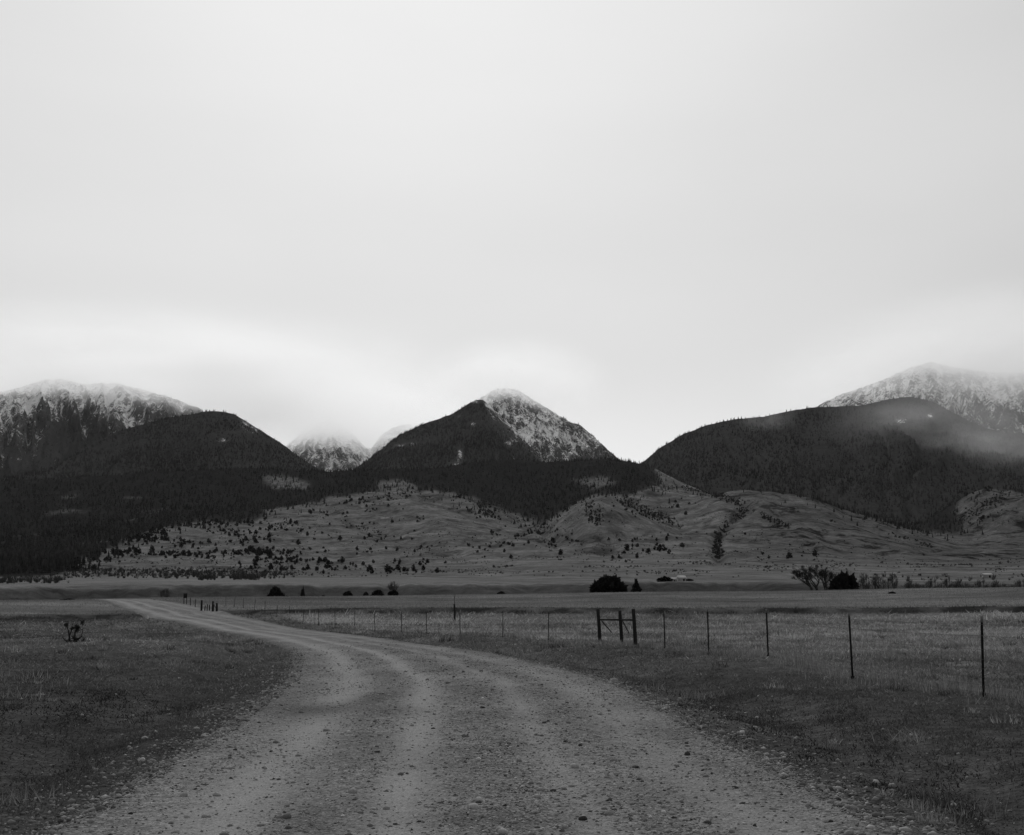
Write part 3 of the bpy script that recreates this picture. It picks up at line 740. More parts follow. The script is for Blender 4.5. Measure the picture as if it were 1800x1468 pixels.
def stones(name, x, y, size, tone, seed, label):
    g = np.random.default_rng(seed); n = len(x)
    on = np.abs(road_t(x, y)) < 1.12
    z = np.where(on, np.maximum(road_z(x, y), ground_z(x, y)), ground_z(x, y)) + size * 0.12
    which = np.where(size > 0.028, g.integers(6, 10, n), g.integers(0, 6, n))
    v, t, own = scatter(STONES, np.stack([x, y, z], -1), size, g.random(n) * 6.28, which, g.normal(0, 0.35, n))
    o = mobj(name, np_mesh(name, v, tris=t, mat=M_stone, attrs={'tone': tone[own]}))
    return tag(o, label, 'gravel', kind='stuff')
g = np.random.default_rng(101)
n = 165000
y = 5.5 * (70 / 5.5) ** g.random(n); t = g.uniform(-1.05, 1.05, n)
keep = g.random(n) < (1 - 0.72 * wheel(t, y)) * (0.40 + 0.6 * sstep(-0.2, 0.35, fbm(t * 3, y / 4, 3, 61)) + 0.5 * np.exp(-((t - 0.08) / 0.1) ** 2) + 0.5 * np.exp(-((t - 0.46) / 0.07) ** 2)) * (1 - sstep(30, 70, y)) * 0.72
y, t = y[keep], t[keep]; x = road_c(y) + t * road_h(y)
size = np.clip(g.lognormal(-4.95, 0.55, len(x)), 0.004, 0.050) * (1 + 0.012 * y)
tone = np.clip(g.normal(0.23, 0.10, len(x)), 0.05, 0.5)
stones('road_gravel', x, y, size, tone, 102, 'loose grey gravel strewn over the dirt road')
n = 16000                                            # stonier berm along both edges and stones thrown onto the turf
y = 6.0 * (60 / 6.0) ** g.random(n); sd = np.where(g.random(n) < 0.55, 1, -1); t = sd * (1.0 + np.abs(g.normal(0, 0.13, n)) - 0.08 + 0.03 * fbm(y / 2, y * 0, 2, 62))
far_ = g.random(n) < 0.16; t = np.where(far_, sd * (1.05 + g.exponential(0.5, n)), t)
x = road_c(y) + t * road_h(y)
keep = (g.random(n) < 0.9 * (1 - sstep(25, 60, y))) & (np.abs(x / y) < 0.46)
x, y = x[keep], y[keep]
size = np.clip(g.lognormal(-4.25, 0.45, len(x)), 0.006, 0.06) * (1 + 0.01 * y)
tone = np.clip(g.normal(0.21, 0.08, len(x)), 0.05, 0.45)
stones('verge_stones', x, y, size, tone, 103, 'pale stones pushed up along both road edges')

# ------------------------------------------------------------------ grass
def mat_grass():
    m, nt, b = new_mat('dry_grass'); k = NT(nt); nt.nodes.remove(b)
    d = k.n.new('ShaderNodeBsdfDiffuse'); tr = k.n.new('ShaderNodeBsdfTranslucent'); mx = k.n.new('ShaderNodeMixShader'); mx.inputs[0].default_value = 0.4
    k.grey(k.attr('tone'), d.inputs[0]); k.grey(k.attr('tone'), tr.inputs[0])
    k.l.new(d.outputs[0], mx.inputs[1]); k.l.new(tr.outputs[0], mx.inputs[2]); k.l.new(mx.outputs[0], k.n['Material Output'].inputs[0])
    return m
M_grass = mat_grass()
def blades(name, x, y, h, w, tone, seed, label, lean=0.7):
    g = np.random.default_rng(seed); n = len(x); z = ground_z(x, y) - 0.01
    a = g.random(n) * 6.28; l = g.normal(0, lean, n) * h; a2 = g.random(n) * 6.28
    dx, dy = np.cos(a) * w / 2, np.sin(a) * w / 2
    V = np.empty((n, 3, 3)); V[:, 0] = np.stack([x - dx, y - dy, z], -1); V[:, 1] = np.stack([x + dx, y + dy, z], -1)
    V[:, 2] = np.stack([x + np.cos(a2) * l, y + np.sin(a2) * l, z + h], -1)
    o = mobj(name, np_mesh(name, V.reshape(-1, 3), tris=np.arange(3 * n).reshape(n, 3), mat=M_grass, attrs={'tone': np.repeat(tone, 3)}))
    return tag(o, label, 'grass', kind='stuff')
def fence_x(y): return np.interp(y, [0, 24, 30, 37, 44, 52, 58, 66, 70, 76, 83, 90, 103, 116, 136, 163, 205], [9.5, 8.5, 7.65, 7.1, 6.5, 5.94, 5.35, 4.3, 1.95, -0.5, -3.3, -5.8, -10.6, -15.4, -22.7, -33, -50])
g = np.random.default_rng(111)
n = 900000
r_ = 6.5 * (150 / 6.5) ** g.random(n); a = np.radians(g.uniform(-24, 24, n)); x, y = r_ * np.sin(a), r_ * np.cos(a)
t = np.abs(road_t(x, y)) + 0.10 * fbm(x / 0.8, y / 1.2, 3, 63)
clump = fbm(x / (0.25 + 0.02 * r_), y / (0.35 + 0.03 * r_), 3, 64); patch = fbm(x / 5, y / 8, 3, 65); patch2 = fbm(x / 40, y / 11, 3, 66)
inp = sstep(-0.5, 1.2, x - fence_x(y))
keep = (g.random(n) < sstep(0.93, 1.35, t) * (0.30 + 0.9 * sstep(-0.35, 0.5, clump + 0.6 * patch))) 
keep &= g.random(n) < 0.78
x, y, r_, clump, patch, patch2, inp = (q[keep] for q in (x, y, r_, clump, patch, patch2, inp)); n = len(x)
h = (0.014 + 0.0009 * r_) * np.exp(g.normal(0, 0.35, n)) * (1 + 0.5 * np.clip(clump, -0.5, 1)) * (1 + inp * 0.7)
w = (0.004 + 0.00075 * r_) * g.uniform(0.6, 1.5, n)
pl = gsample(attr_pale, x, y); dk = gsample(attr_dark, x, y)
tone = 0.040 + 0.072 * np.clip((r_ - 12) / 45, 0, 1) + (0.07 + 0.0006 * r_) * patch + 0.03 * clump + 0.26 * pl * np.clip(0.75 + 1.7 * patch2, 0.1, 2.0)  # blades darken toward the camera: vignette put into the grass colour
tone = np.where(g.random(n) < 0.12, tone * 2.0, tone) * np.exp(g.normal(0, 0.30, n)) * (1 - 0.75 * dk)
blades('grass', x, y, h, w, np.clip(tone, 0.015, 0.45), 112, 'short dry grass over the verges and pasture', 1.7)
n = 26000                                            # rank pale bents along the fence foot
y = g.uniform(22, 66, n); x = fence_x(y) + g.normal(0, 0.45, n) + 0.3 * fbm(y / 3, y * 0, 2, 67)
kk = g.random(n) < sstep(-0.25, 0.5, fbm(x / 0.9, y / 2.2, 3, 68)) * (0.35 + np.exp(-((y - 37) / 4) ** 2)); x, y = x[kk], y[kk]
blades('tall_grass', x, y, g.uniform(0.08, 0.30, len(x)), g.uniform(0.006, 0.015, len(x)), np.clip(g.normal(0.20, 0.06, len(x)), 0.06, 0.4), 113, 'tall pale grass stalks along the fence line', 0.35)
n = 2600                                             # scattered tussocks and bent dry stalks
r_ = 7.5 * (80 / 7.5) ** g.random(n); a = np.radians(g.uniform(-23, 23, n)); x, y = r_ * np.sin(a), r_ * np.cos(a)
kk = (np.abs(road_t(x, y)) > 1.12) & (g.random(n) < sstep(-0.25, 0.5, fbm(x / 4, y / 6, 3, 72))); x, y, r_ = x[kk], y[kk], r_[kk]; m_ = 34
sz = np.repeat(np.exp(g.normal(0, 0.4, len(x))) * (0.05 + 0.0016 * r_), m_); cx, cyy = np.repeat(x, m_), np.repeat(y, m_); tn_ = np.repeat(np.clip(g.normal(0.13, 0.06, len(x)), 0.03, 0.32), m_)
blades('tussocks', cx + g.normal(0, 0.8, len(cx)) * sz, cyy + g.normal(0, 0.8, len(cx)) * sz, sz * g.uniform(0.6, 1.6, len(cx)), (0.004 + 0.0005 * np.repeat(r_, m_)), tn_ * np.exp(g.normal(0, 0.3, len(cx))), 115, 'loose tussocks of bent dry grass on the verges', 0.8)
# sod overhanging and sedge along the cut banks
n = 60000
aa_ = np.radians(g.uniform(-23, 23, n)); rr_ = g.uniform(146, 330, n) ** 1.0; x, y = rr_ * np.sin(aa_), rr_ * np.cos(aa_)
kk = (np.abs(road_t(x, y)) > 1.0); x, y, rr_ = x[kk], y[kk], rr_[kk]; n = len(x)
pl = gsample(attr_pale, x, y); dk = gsample(attr_dark, x, y)
blades('pasture_grass', x, y, g.uniform(0.06, 0.20, n), g.uniform(0.05, 0.16, n), np.clip((0.15 + 0.07 * pl + 0.03 * fbm(x / 30, y / 8, 3, 69)) * np.exp(g.normal(0, 0.2, n)) * (1 - 0.8 * dk), 0.012, 0.2), 114, 'coarse grass across the upper pasture')

# ================================================================== SINGLE ROCKS
M_rock = mat_plain('pale_fieldstone', 0.30, 0.3, 14.0, bump=0.4)
M_rockd = mat_plain('dark_fieldstone', 0.05, 0.3, 14.0, bump=0.4)
ROCKM = []
for i in range(5):
    v, t = stone_proto(200 + i, 2); ROCKM.append((v, t))
rock_cache = {}
def rock(px, py, wpx, label, group, dark=False, i=[0]):
    c = hit(px, py); d = math.hypot(c.x, c.y); s = wpx / FPX * d / 2
    k = i[0] % 5; i[0] += 1; key = (k, dark)
    if key not in rock_cache: rock_cache[key] = np_mesh('rock', ROCKM[k][0], tris=ROCKM[k][1], mat=M_rockd if dark else M_rock)
    o = mobj('rock', rock_cache[key]); g_ = random.Random(px * 7 + py)
    zz = c.z if abs(float(road_t(np.array(c.x), np.array(c.y)))) > 1.1 else max(c.z, float(road_z(np.array(c.x), np.array(c.y))))
    o.location = (c.x, c.y, zz + s * 0.12); o.scale = (s, s * 0.9, s * 0.95); o.rotation_euler = (g_.uniform(-.2, .2), g_.uniform(-.2, .2), g_.uniform(0, 6.28))
    return tag(o, label, 'rock', group)
RG_, LG_ = 'pale stones on the right verge', 'pale stones on the left verge'
rock(1079, 1200, 20, 'big rounded pale rock at the road edge below the braced fence posts', RG_)
rock(1091, 1199, 7, 'little pale stone touching the big pale rock at the road edge', RG_)
rock(1456, 1442, 17, 'flat pale rock on the stony berm at the front right road edge', RG_)
rock(1564, 1440, 19, 'whitish rock in dark grass just right of the stony berm', RG_)
rock(1376, 1326, 15, 'lone flat pale stone on dark turf beside the right road edge', RG_)
for px, py, w_, lab in [(1195, 1229, 9, 'pale stone, left one of a close pair just right of the big road-edge rock'), (1205, 1226, 7, 'smaller stone, right one of the close pair near the big road-edge rock'), (1278, 1244, 8, 'small white stone on turf, third along from the big road-edge rock'), (1351, 1251, 9, 'pale stone on dark turf nearest below the steel post beside the hump'), (1218, 1254, 10, 'low pale stone at the gravel edge just below the close pair'), (1296, 1254, 7, 'pale pebble, left one of two side by side on dark turf'), (1311, 1254, 8, 'pale pebble, right one of two side by side on dark turf'), (1498, 1403, 11, 'angular pale stone at the outer rim of the stony right berm'), (1541, 1389, 10, 'pale stone on dark turf just above the whitish berm rock'), (1600, 1356, 9, 'single bright stone on dark turf well right of the berm'), (1514, 1363, 7, 'small pale stone above the angular stone of the berm rim'), (1562, 1394, 7, 'small pale stone, rightmost of the loose row above the berm'), (1639, 1429, 9, 'pale stone alone in the dark lower right turf'), (1775, 1427, 9, 'pale stone closest to the lower right corner of the field'), (1681, 1456, 9, 'pale stone at the bottom edge of the right turf'), (1720, 1311, 6, 'tiny pale stone far right on turf below the nearest post'), (1528, 1456, 10, 'pale stone between the flat berm rock and the whitish rock'), (1450, 1400, 9, 'pale stone on the berm straight above the flat berm rock'), (1484, 1387, 7, 'little pale stone just up left of the angular rim stone'), (1590, 1443, 8, 'small stone touching the right side of the whitish rock')]:
    rock(px, py, w_, lab, RG_)
rock(322, 1413, 17, 'flat pale stone beside the pale left wheel track', LG_)
rock(362, 1301, 15, 'long flat pale stone on the bare left verge', LG_)
rock(220, 1267, 8, 'bright small stone alone on the dark grass left of the road', LG_)
for px, py, w_, lab in [(295, 1249, 9, 'pale stone on dark grass, farthest up the left verge by itself'), (288, 1308, 9, 'pale stone just left of the long flat verge stone'), (310, 1304, 8, 'small stone between the long flat stone and its left neighbour'), (138, 1427, 8, 'pale stone in the lower left turf near the corner'), (90, 1346, 7, 'small pale stone toward the left edge of the near field'), (55, 1329, 7, 'leftmost small pale stone in the near field'), (478, 1178, 7, 'small pale stone inside the road bend at the gravel margin'), (433, 1206, 8, 'pale stone on the bare verge below the road bend'), (410, 1243, 9, 'pale stone on bare verge beside the left wheel track start'), (513, 1147, 6, 'tiny pale stone at the inner tip of the road bend'), (403, 1259, 9, 'pale stone just below another on the bare left verge'), (97, 1406, 7, 'faint pale stone low on the left field edge'), (285, 1343, 7, 'small stone on turf below the long flat verge stone'), (205, 1406, 8, 'pale stone at the turf margin left of the flat wheel-track stone'), (120, 1445, 8, 'pale stone at the bottom left of the gravel fan'), (248, 1341, 6, 'tiny stone on dark turf below the bright lone stone')]:
    rock(px, py, w_, lab, LG_)
rock(663, 1337, 12, 'dark stone at the left edge of the middle wheel track', 'dark stones on the road', True)
rock(1025, 1462, 20, 'dark lump of stone at the very front of the road', 'dark stones on the road', True)
rock(681, 1279, 8, 'small dark stone where the middle wheel track begins', 'dark stones on the road', True)
rock(1305, 1426, 11, 'small dark stone on the right lane of the road', 'dark stones on the road', True)

# ================================================================== FENCE
M_steel = mat_plain('dark_painted_steel', 0.016, 0.3, 20.0, 0.6)
M_white = mat_plain('faded_white_paint', 0.16, 0.1, 20.0, 0.6)
M_wood = mat_plain('weathered_dark_wood', 0.026, 0.5, 9.0, 0.9, 0.6, (3, 3, 0.4))
M_greywood = mat_plain('weathered_grey_wood', 0.10, 0.4, 9.0, 0.9, 0.6, (3, 3, 0.4))
M_wire = mat_plain('galvanised_wire', 0.10, 0.2, 30.0, 0.5)
def tpost_mesh(h):
    ps = [boxm((0, 0, h / 2 - 0.1), (0.044, 0.008, h + 0.2)), boxm((0, 0.022, h / 2 - 0.1), (0.008, 0.036, h + 0.2))]
    for i in range(int(h / 0.09)): ps.append(boxm((0, -0.009, 0.12 + i * 0.09), (0.014, 0.010, 0.022)))
    ps.append(boxm((0, 0.004, 0.02), (0.09, 0.006, 0.10)))
    return joinm(ps)
fz = lambda x, y: float(ground_z(x, y))
TP = [  # px, py of foot, distance y, height px, lean px at the top
 (1729, 24.0, 131, 4), (1499, 30.3, 108, -2), (1351, 37.0, 79, -1), (1246, 44.0, 76, -0.5), (1169, 52.0, 61, -1), (964.5, 70.5, 50, 0), (884, 76.5, 46, 0), (809, 83.3, 41, -1), (750, 90, 37, -1), (706, 96, 35, -1),
 (659, 103, 34, -1), (624, 110, 34, -1), (589, 116, 31, -1), (560, 123, 28, -0.5), (532, 129, 25, 2), (508, 136, 24, 0), (486, 142, 20, 1), (465, 149, 19, 0), (446, 156, 17, 2), (427, 163, 15, 0), (411, 170, 13, 1), (396, 176, 11, 0)]
f0 = Vector((8.5, 24.0, fz(8.5, 24.0)))
fence = empty('wire_fence', f0)
tag(fence, 'long wire fence on dark steel posts bending away beside the road', 'fence')
line = []
def wpt(px, y): 
    return float(tan_of(px, proj(0.0, y, 0.0)[1]) * y)
for i, (px, y, hp, lean) in enumerate(TP):
    x = wpt(px, y); z = fz(x, y); h = min(max(hp / FPX * y, 1.2), 1.5)
    v, t = tpost_mesh(h)
    o = mobj('post', np_mesh('post', v, tris=t, mat=M_steel), fence)
    rz = math.atan2(5, 1) + random.uniform(-.3, .3)
    lx = lean / FPX * y / h
    o.location = Vector((x, y, z)) - f0; o.rotation_euler = (random.uniform(-.02, .02), lx, rz * 0)
    if i in (0, 2, 3, 1, 5, 6, 7):
        v, t = joinm([boxm((0, 0, 0.04), (0.046, 0.012, 0.11)), boxm((0, 0.022, 0.04), (0.012, 0.038, 0.11))])
        c = mobj('painted_tip', np_mesh('painted_tip', v, tris=t, mat=M_white), o); c.location = (0, 0, h - 0.02)
    line.append((x, y, z, h))
BR = [(1117, 58.2, 1.55, 0.085), (1093, 62.0, 1.50, 0.085), (1054.5, 65.5, 1.58, 0.09)]
bpos = []
for px, y, h, rad in BR:
    x = wpt(px, y); z = fz(x, y); ln = -3.0 / FPX * y
    v, t = tube([(0, 0, -0.3), (0, 0, 0.0), (ln * 0.45 + 0.01, 0, h * 0.45), (ln, 0, h)], [rad * 1.05, rad, rad * 0.95, rad * 0.9], 9)
    o = mobj('brace_post', np_mesh('brace_post', v, tris=t, mat=M_wood, smooth=False), fence); o.location = Vector((x, y, z)) - f0
    o['label'] = 'thick dark wooden brace post'
    bpos.append(Vector((x, y, z))); line.append((x, y, z, h - 0.25))
for a_, b_ in ((0, 1), (1, 2)):
    A, B = bpos[a_] + Vector((-0.05, 0, 1.08)), bpos[b_] + Vector((-0.05, 0, 1.08)); d = (B - A); L = d.length; u = d.normalized()
    v, t = tube([np.zeros(3), np.array(d) * 0.5, np.array(d)], [0.045, 0.04, 0.038], 7)
    o = mobj('brace_rail', np_mesh('brace_rail', v, tris=t, mat=M_wood), fence); o.location = A - f0
    C0 = A + d * (0.12 if a_ == 0 else 0.78); C1 = A + d * (0.45 if a_ == 0 else 0.45) + Vector((0, 0, -0.55))
    D0 = bpos[b_] + d * (-0.10) + Vector((0, 0, 1.02)); D1 = bpos[b_] - d * 0.55 + Vector((0, 0, 0.50))
    v, t = tube([np.zeros(3), np.array(D1 - D0)], [0.030, 0.024], 6)
    o = mobj('brace_strut', np_mesh('brace_strut', v, tris=t, mat=M_wood), fence); o.location = D0 - f0
line.sort(key=lambda q: q[1])
ln_ = np.array([(fence_x(10.0), 10.0, fz(fence_x(10.0), 10.0), 1.3)] + line)
ln_[0, 0] = 9.6
def strand(frac, rad, sag, s, wob=0.0):
    pts = []
    for (a, b) in zip(ln_[:-1], ln_[1:]):
        for q in np.linspace(0, 1, 4, endpoint=False):
            p = a * (1 - q) + b * q; pts.append((p[0], p[1], p[2] + frac * p[3] - sag * 4 * q * (1 - q)))
    pts.append((ln_[-1, 0], ln_[-1, 1], ln_[-1, 2] + frac * ln_[-1, 3]))
    v, t = tube(np.array(pts) - np.array(f0), rad * (1 + np.array(pts)[:, 1] * 0.004), s); return v, t
for fr in (0.95, 0.80):
    v, t = strand(fr, 0.003, 0.02, 4)
    mobj('barbed_strand', np_mesh('barbed_strand', v, tris=t, mat=M_wire), fence)
net = [strand(fr, 0.0024, 0.012, 3) for fr in (0.06, 0.16, 0.26, 0.37, 0.49, 0.62)]
for (a, b) in zip(ln_[:9], ln_[1:10]):                # woven-wire stays between the nearest posts
    L = math.hypot(*(b - a)[:2]); m = int(L / 0.30)
    for q in (np.arange(m) + 0.5) / m:
        p = a * (1 - q) + b * q; sg = 0.012 * 4 * q * (1 - q)
        net.append(tube([(p[0] - f0[0], p[1] - f0[1], p[2] - f0[2] + 0.06 * p[3] - sg), (p[0] - f0[0], p[1] - f0[1], p[2] - f0[2] + 0.62 * p[3] - sg)], 0.0022, 3, False))
v, t = joinm(net); o = mobj('woven_wire', np_mesh('woven_wire', v, tris=t, mat=M_wire), fence); o['kind'] = 'stuff'

# wooden corner where the fence meets the road's crest
c0 = hit(379, 1075); corner = empty('corner_fence', c0); tag(corner, 'short run of stout wooden corner posts at the far bend of the road', 'fence')
for px, py, hp, rad, mt in ((381, 1075.5, 15, 0.12, M_wood), (374, 1075.5, 18, 0.13, M_wood), (354, 1074.5, 19, 0.12, M_wood), (360, 1074.5, 10, 0.06, M_wood), (364, 1074.5, 12, 0.06, M_wood), (368, 1074.5, 11, 0.07, M_wood), (343, 1068, 14, 0.05, M_wood), (334.5, 1065, 14, 0.05, M_wood)):
    c = hit(px, py); d = c.y; h = hp / FPX * d
    v, t = tube([(0, 0, -0.3), (0, 0, h * 0.5), (random.uniform(-.05, .05), 0, h)], [rad, rad, rad * 0.9], 8)
    o = mobj('corner_post', np_mesh('corner_post', v, tris=t, mat=mt), corner); o.location = c - c0
A = hit(374, 1075.5); B = hit(381, 1075.5)
dv = (B - A); v, t = tube([(0, 0, 1.05), (dv.x * 0.5, dv.y * 0.5, dv.z * 0.5 + 0.6), (dv.x, dv.y, dv.z + 0.25)], 0.06, 6)
o = mobj('diagonal_brace', np_mesh('diagonal_brace', v, tris=t, mat=M_greywood), corner); o.location = A - c0
# board on two legs
c0 = hit(325.5, 1062); d = c0.y; k1 = d / FPX
sg = empty('sign_board', c0); tag(sg, 'small dark board on two thin legs beside the road crest', 'sign')
for sx in (-1, 1):
    v, t = tube([(0, 0, -0.3), (0, 0, 14 * k1)], 0.055, 6); o = mobj('leg', np_mesh('leg', v, tris=t, mat=M_wood), sg); o.location = (sx * 2.4 * k1, 0, 0)
v, t = boxm((0, -0.075, 14.5 * k1), (6.4 * k1, 0.03, 8 * k1)); mobj('board', np_mesh('board', v, tris=t, mat=M_wood), sg)
# marker post in the pasture
c0 = hit(799, 1093.5); d = c0.y; k1 = d / FPX
mk = empty('marker_post', c0); tag(mk, 'lone dark stake with a thin rod rising above it in the pasture', 'post')
v, t = tube([(0, 0, -0.3), (0.02, 0, 14 * k1), (-0.03, 0, 31 * k1)], [0.12, 0.11, 0.095], 8); mobj('stake', np_mesh('stake', v, tris=t, mat=M_wood), mk)
v, t = joinm([tube([(0, 0, 29 * k1), (-0.02, 0, 40 * k1), (-0.10, 0, 48 * k1)], [0.035, 0.03, 0.02], 6), tube([(-0.02, 0, 40 * k1), (0.03, 0, 44 * k1), (0.02, 0, 48 * k1)], [0.025, 0.02, 0.016], 5)])
mobj('rod', np_mesh('rod', v, tris=t, mat=M_greywood), mk)

# ================================================================== TREES AND SHRUBS
def crown_leaves(n, seed, lobes, leaf, flat=0.0):
    """leaf-sized faces filling a set of lobes (cx, cz, rx, rz) of unit height"""
    g = np.random.default_rng(seed); lob = np.array(lobes, float)
    k = g.choice(len(lob), n, p=(lob[:, 2] * lob[:, 3]) / (lob[:, 2] * lob[:, 3]).sum())
    d = g.normal(size=(n, 3)); d /= np.linalg.norm(d, axis=1)[:, None]; q = g.random(n) ** 0.45
    q *= 1 + 0.22 * np.sin(d[:, 0] * 5 + k) * np.cos(d[:, 2] * 6 + 2 * k)
    c = np.stack([lob[k, 0] + d[:, 0] * q * lob[k, 2], d[:, 1] * q * lob[k, 2] + g.normal(0, .02, n), lob[k, 1] + d[:, 2] * q * lob[k, 3]], -1)
    c[:, 2] = np.maximum(c[:, 2], 0.02)
    a = g.normal(size=(n, 3)); a /= np.linalg.norm(a, axis=1)[:, None]; b = np.cross(a, g.normal(size=(n, 3))); b /= np.linalg.norm(b, axis=1)[:, None]
    s = leaf * g.uniform(0.6, 1.5, n)[:, None]
    V = np.stack([c - a * s * 0.5, c + a * s * 0.5, c + b * s], 1).reshape(-1, 3)
    return V, np.arange(3 * n).reshape(n, 3)
def bare_branches(seed, depth, spread, n0=1, lean=0.12, lengths=0.36):
    g = random.Random(seed); parts = []; tips = []
    def grow(p, d, L, r, lev):
        q = [p]; 
        for i in range(3):
            d = (d + Vector((g.gauss(0, .12), g.gauss(0, .12), g.gauss(0.05, .08)))).normalized(); q.append(q[-1] + d * L / 3)
        parts.append(tube([tuple(z) for z in q], [r, r * 0.87, r * 0.75, r * 0.62], 5 if lev < 2 else 3, False))
        if lev >= depth: tips.append(q[-1]); return
        for i in range(g.choice((2, 3, 3)) if lev < depth - 1 else 4):
            e = (d + Vector((g.gauss(0, spread), g.gauss(0, spread), g.gauss(0.12, 0.25)))).normalized()
            st = q[-1] if i == 0 else q[g.choice((2, 3, 3))]
            grow(st, e, L * g.uniform(0.62, 0.85), r * 0.58, lev + 1)
    for i in range(n0):
        a = i / n0 * 6.28 + g.random(); d = Vector((math.cos(a) * lean * (n0 > 1), math.sin(a) * lean * (n0 > 1), 1)).normalized()
        grow(Vector((math.cos(a) * 0.03 * (n0 > 1), math.sin(a) * 0.03 * (n0 > 1), -0.03)), d, lengths, 0.034, 0)
    return joinm(parts)
def at_valley(px, y, py_top):
    x = float(tan_of(px, 1040.0)) * y; z = fz(x, y); return Vector((x, y, z)), CAMZ + float(slope(py_top)) * y - z
def leafy(name, px, y, py_top, wpx, lobes, n, leaf, seed, label, cat, group=None, mat=None, stems=3):
    c, h = at_valley(px, y, py_top); w = wpx / FPX * y
    o = empty(name, c); tag(o, label, cat, group)
    lw = max(abs(l[0]) + l[2] for l in lobes)
    v, t = crown_leaves(n, seed, lobes, leaf); v = v * np.array([w / 2 / lw, w / 2 / lw, h])
    mobj('crown', np_mesh('crown', v, tris=t, mat=mat or M_leaf), o)
    ps = []
    for i in range(stems):
        a = i * 2.2 + seed; ps.append(tube([(0.05 * math.cos(a), 0.05 * math.sin(a), -0.2), (0.10 * w * math.cos(a), 0.1 * w * math.sin(a), h * 0.35), (0.2 * w * math.cos(a), 0.2 * w * math.sin(a), h * 0.55)], [0.035 * h, 0.025 * h, 0.008 * h], 6))
    v, t = joinm(ps); mobj('trunk', np_mesh('trunk', v, tris=t, mat=M_bark), o)
    return o
ROUND = [(0, 0.5, 0.5, 0.46), (-0.3, 0.42, 0.3, 0.36), (0.32, 0.4, 0.3, 0.34), (0.1, 0.72, 0.24, 0.25), (-0.45, 0.25, 0.22, 0.24), (0.5, 0.22, 0.2, 0.22)]
BIG = [(-0.08, 0.5, 0.5, 0.44), (-0.12, 0.76, 0.34, 0.22), (0.30, 0.62, 0.26, 0.30), (-0.55, 0.36, 0.30, 0.32), (0.62, 0.34, 0.28, 0.34), (-0.72, 0.16, 0.18, 0.17), (0.78, 0.14, 0.2, 0.16), (0.16, 0.84, 0.10, 0.12), (0.38, 0.84, 0.12, 0.12)]
leafy('juniper_tree', 1069, 333, 1017.5, 57, BIG, 7000, 0.30, 301, 'big dark rounded juniper tree at the pasture edge, largest in the valley', 'tree', stems=4)
leafy('pine_tree', 1118.5, 333, 1021.5, 13, [(0, 0.25, 0.5, 0.25), (0, 0.48, 0.36, 0.22), (0, 0.68, 0.23, 0.18), (0, 0.86, 0.1, 0.14)], 1400, 0.26, 302, 'small pointed conifer standing just right of the big rounded juniper', 'tree', stems=1)
leafy('juniper_tree', 1483, 333, 1012, 44, [(-0.2, 0.5, 0.5, 0.46), (0.05, 0.74, 0.3, 0.24), (0.55, 0.5, 0.26, 0.40), (-0.6, 0.3, 0.3, 0.3), (0.62, 0.3, 0.26, 0.3)], 5000, 0.28, 303, 'dark rounded juniper beside the big bare cottonwood', 'tree')
leafy('juniper_shrub', 486, 333, 1033.5, 40, [(-0.1, 0.5, 0.36, 0.45), (-0.12, 0.8, 0.16, 0.18), (0.3, 0.3, 0.3, 0.28), (-0.5, 0.26, 0.24, 0.24), (0.62, 0.16, 0.3, 0.16)], 2600, 0.22, 304, 'dark peaked shrub with a low tail at the far edge of the pasture', 'shrub', 'shrubs along the pasture edge')
for px, pt, w_, sd, lab in ((532, 1034, 9, 305, 'small round dark bush on the scarp right of the peaked shrub'), (568, 1046, 8, 306, 'tiny low dark bush at the pasture edge between larger bushes'), (611, 1039, 18, 307, 'dark round bush, left one of the bush group at the pasture edge'), (643, 1041, 11, 308, 'lighter small bush in the middle of the pasture edge group'),
                            (664, 1037, 22, 309, 'widest dark bush of the group at the pasture edge'), (691, 1037, 19, 310, 'dark pointed bush, right end of the bush group'), (881, 1040, 16, 311, 'single low dark bush left of the big juniper at the pasture edge')):
    leafy('juniper_shrub', px, 333 if sd != 305 else 545, pt, w_, ROUND, 900, 0.2, sd, lab, 'shrub', 'shrubs along the pasture edge')
for px, y, pt, w_, sd, lab in ((120, 215, 1052.5, 26, 312, 'low dark bush on the rise left of the road crest'), (272, 214, 1054, 9, 313, 'tiny dark bush just right of the road crest'), (1568, 250, 1039.5, 14, 314, 'small dark bush alone on the upper pasture'), (1790, 300, 1031.5, 14, 315, 'dark bush on the upper pasture at the right edge'),
                               (1190, 147.5, 1073.5, 7, 316, 'dark tuft under the cut bank right of the braced posts'), (1398, 148, 1071.5, 9, 317, 'dark tuft under the cut bank between two steel posts')):
    leafy('low_bush', px, y, pt, w_, ROUND, 700, 0.010 * w_ * y / 250, sd, lab, 'bush', 'low bushes on the pasture')
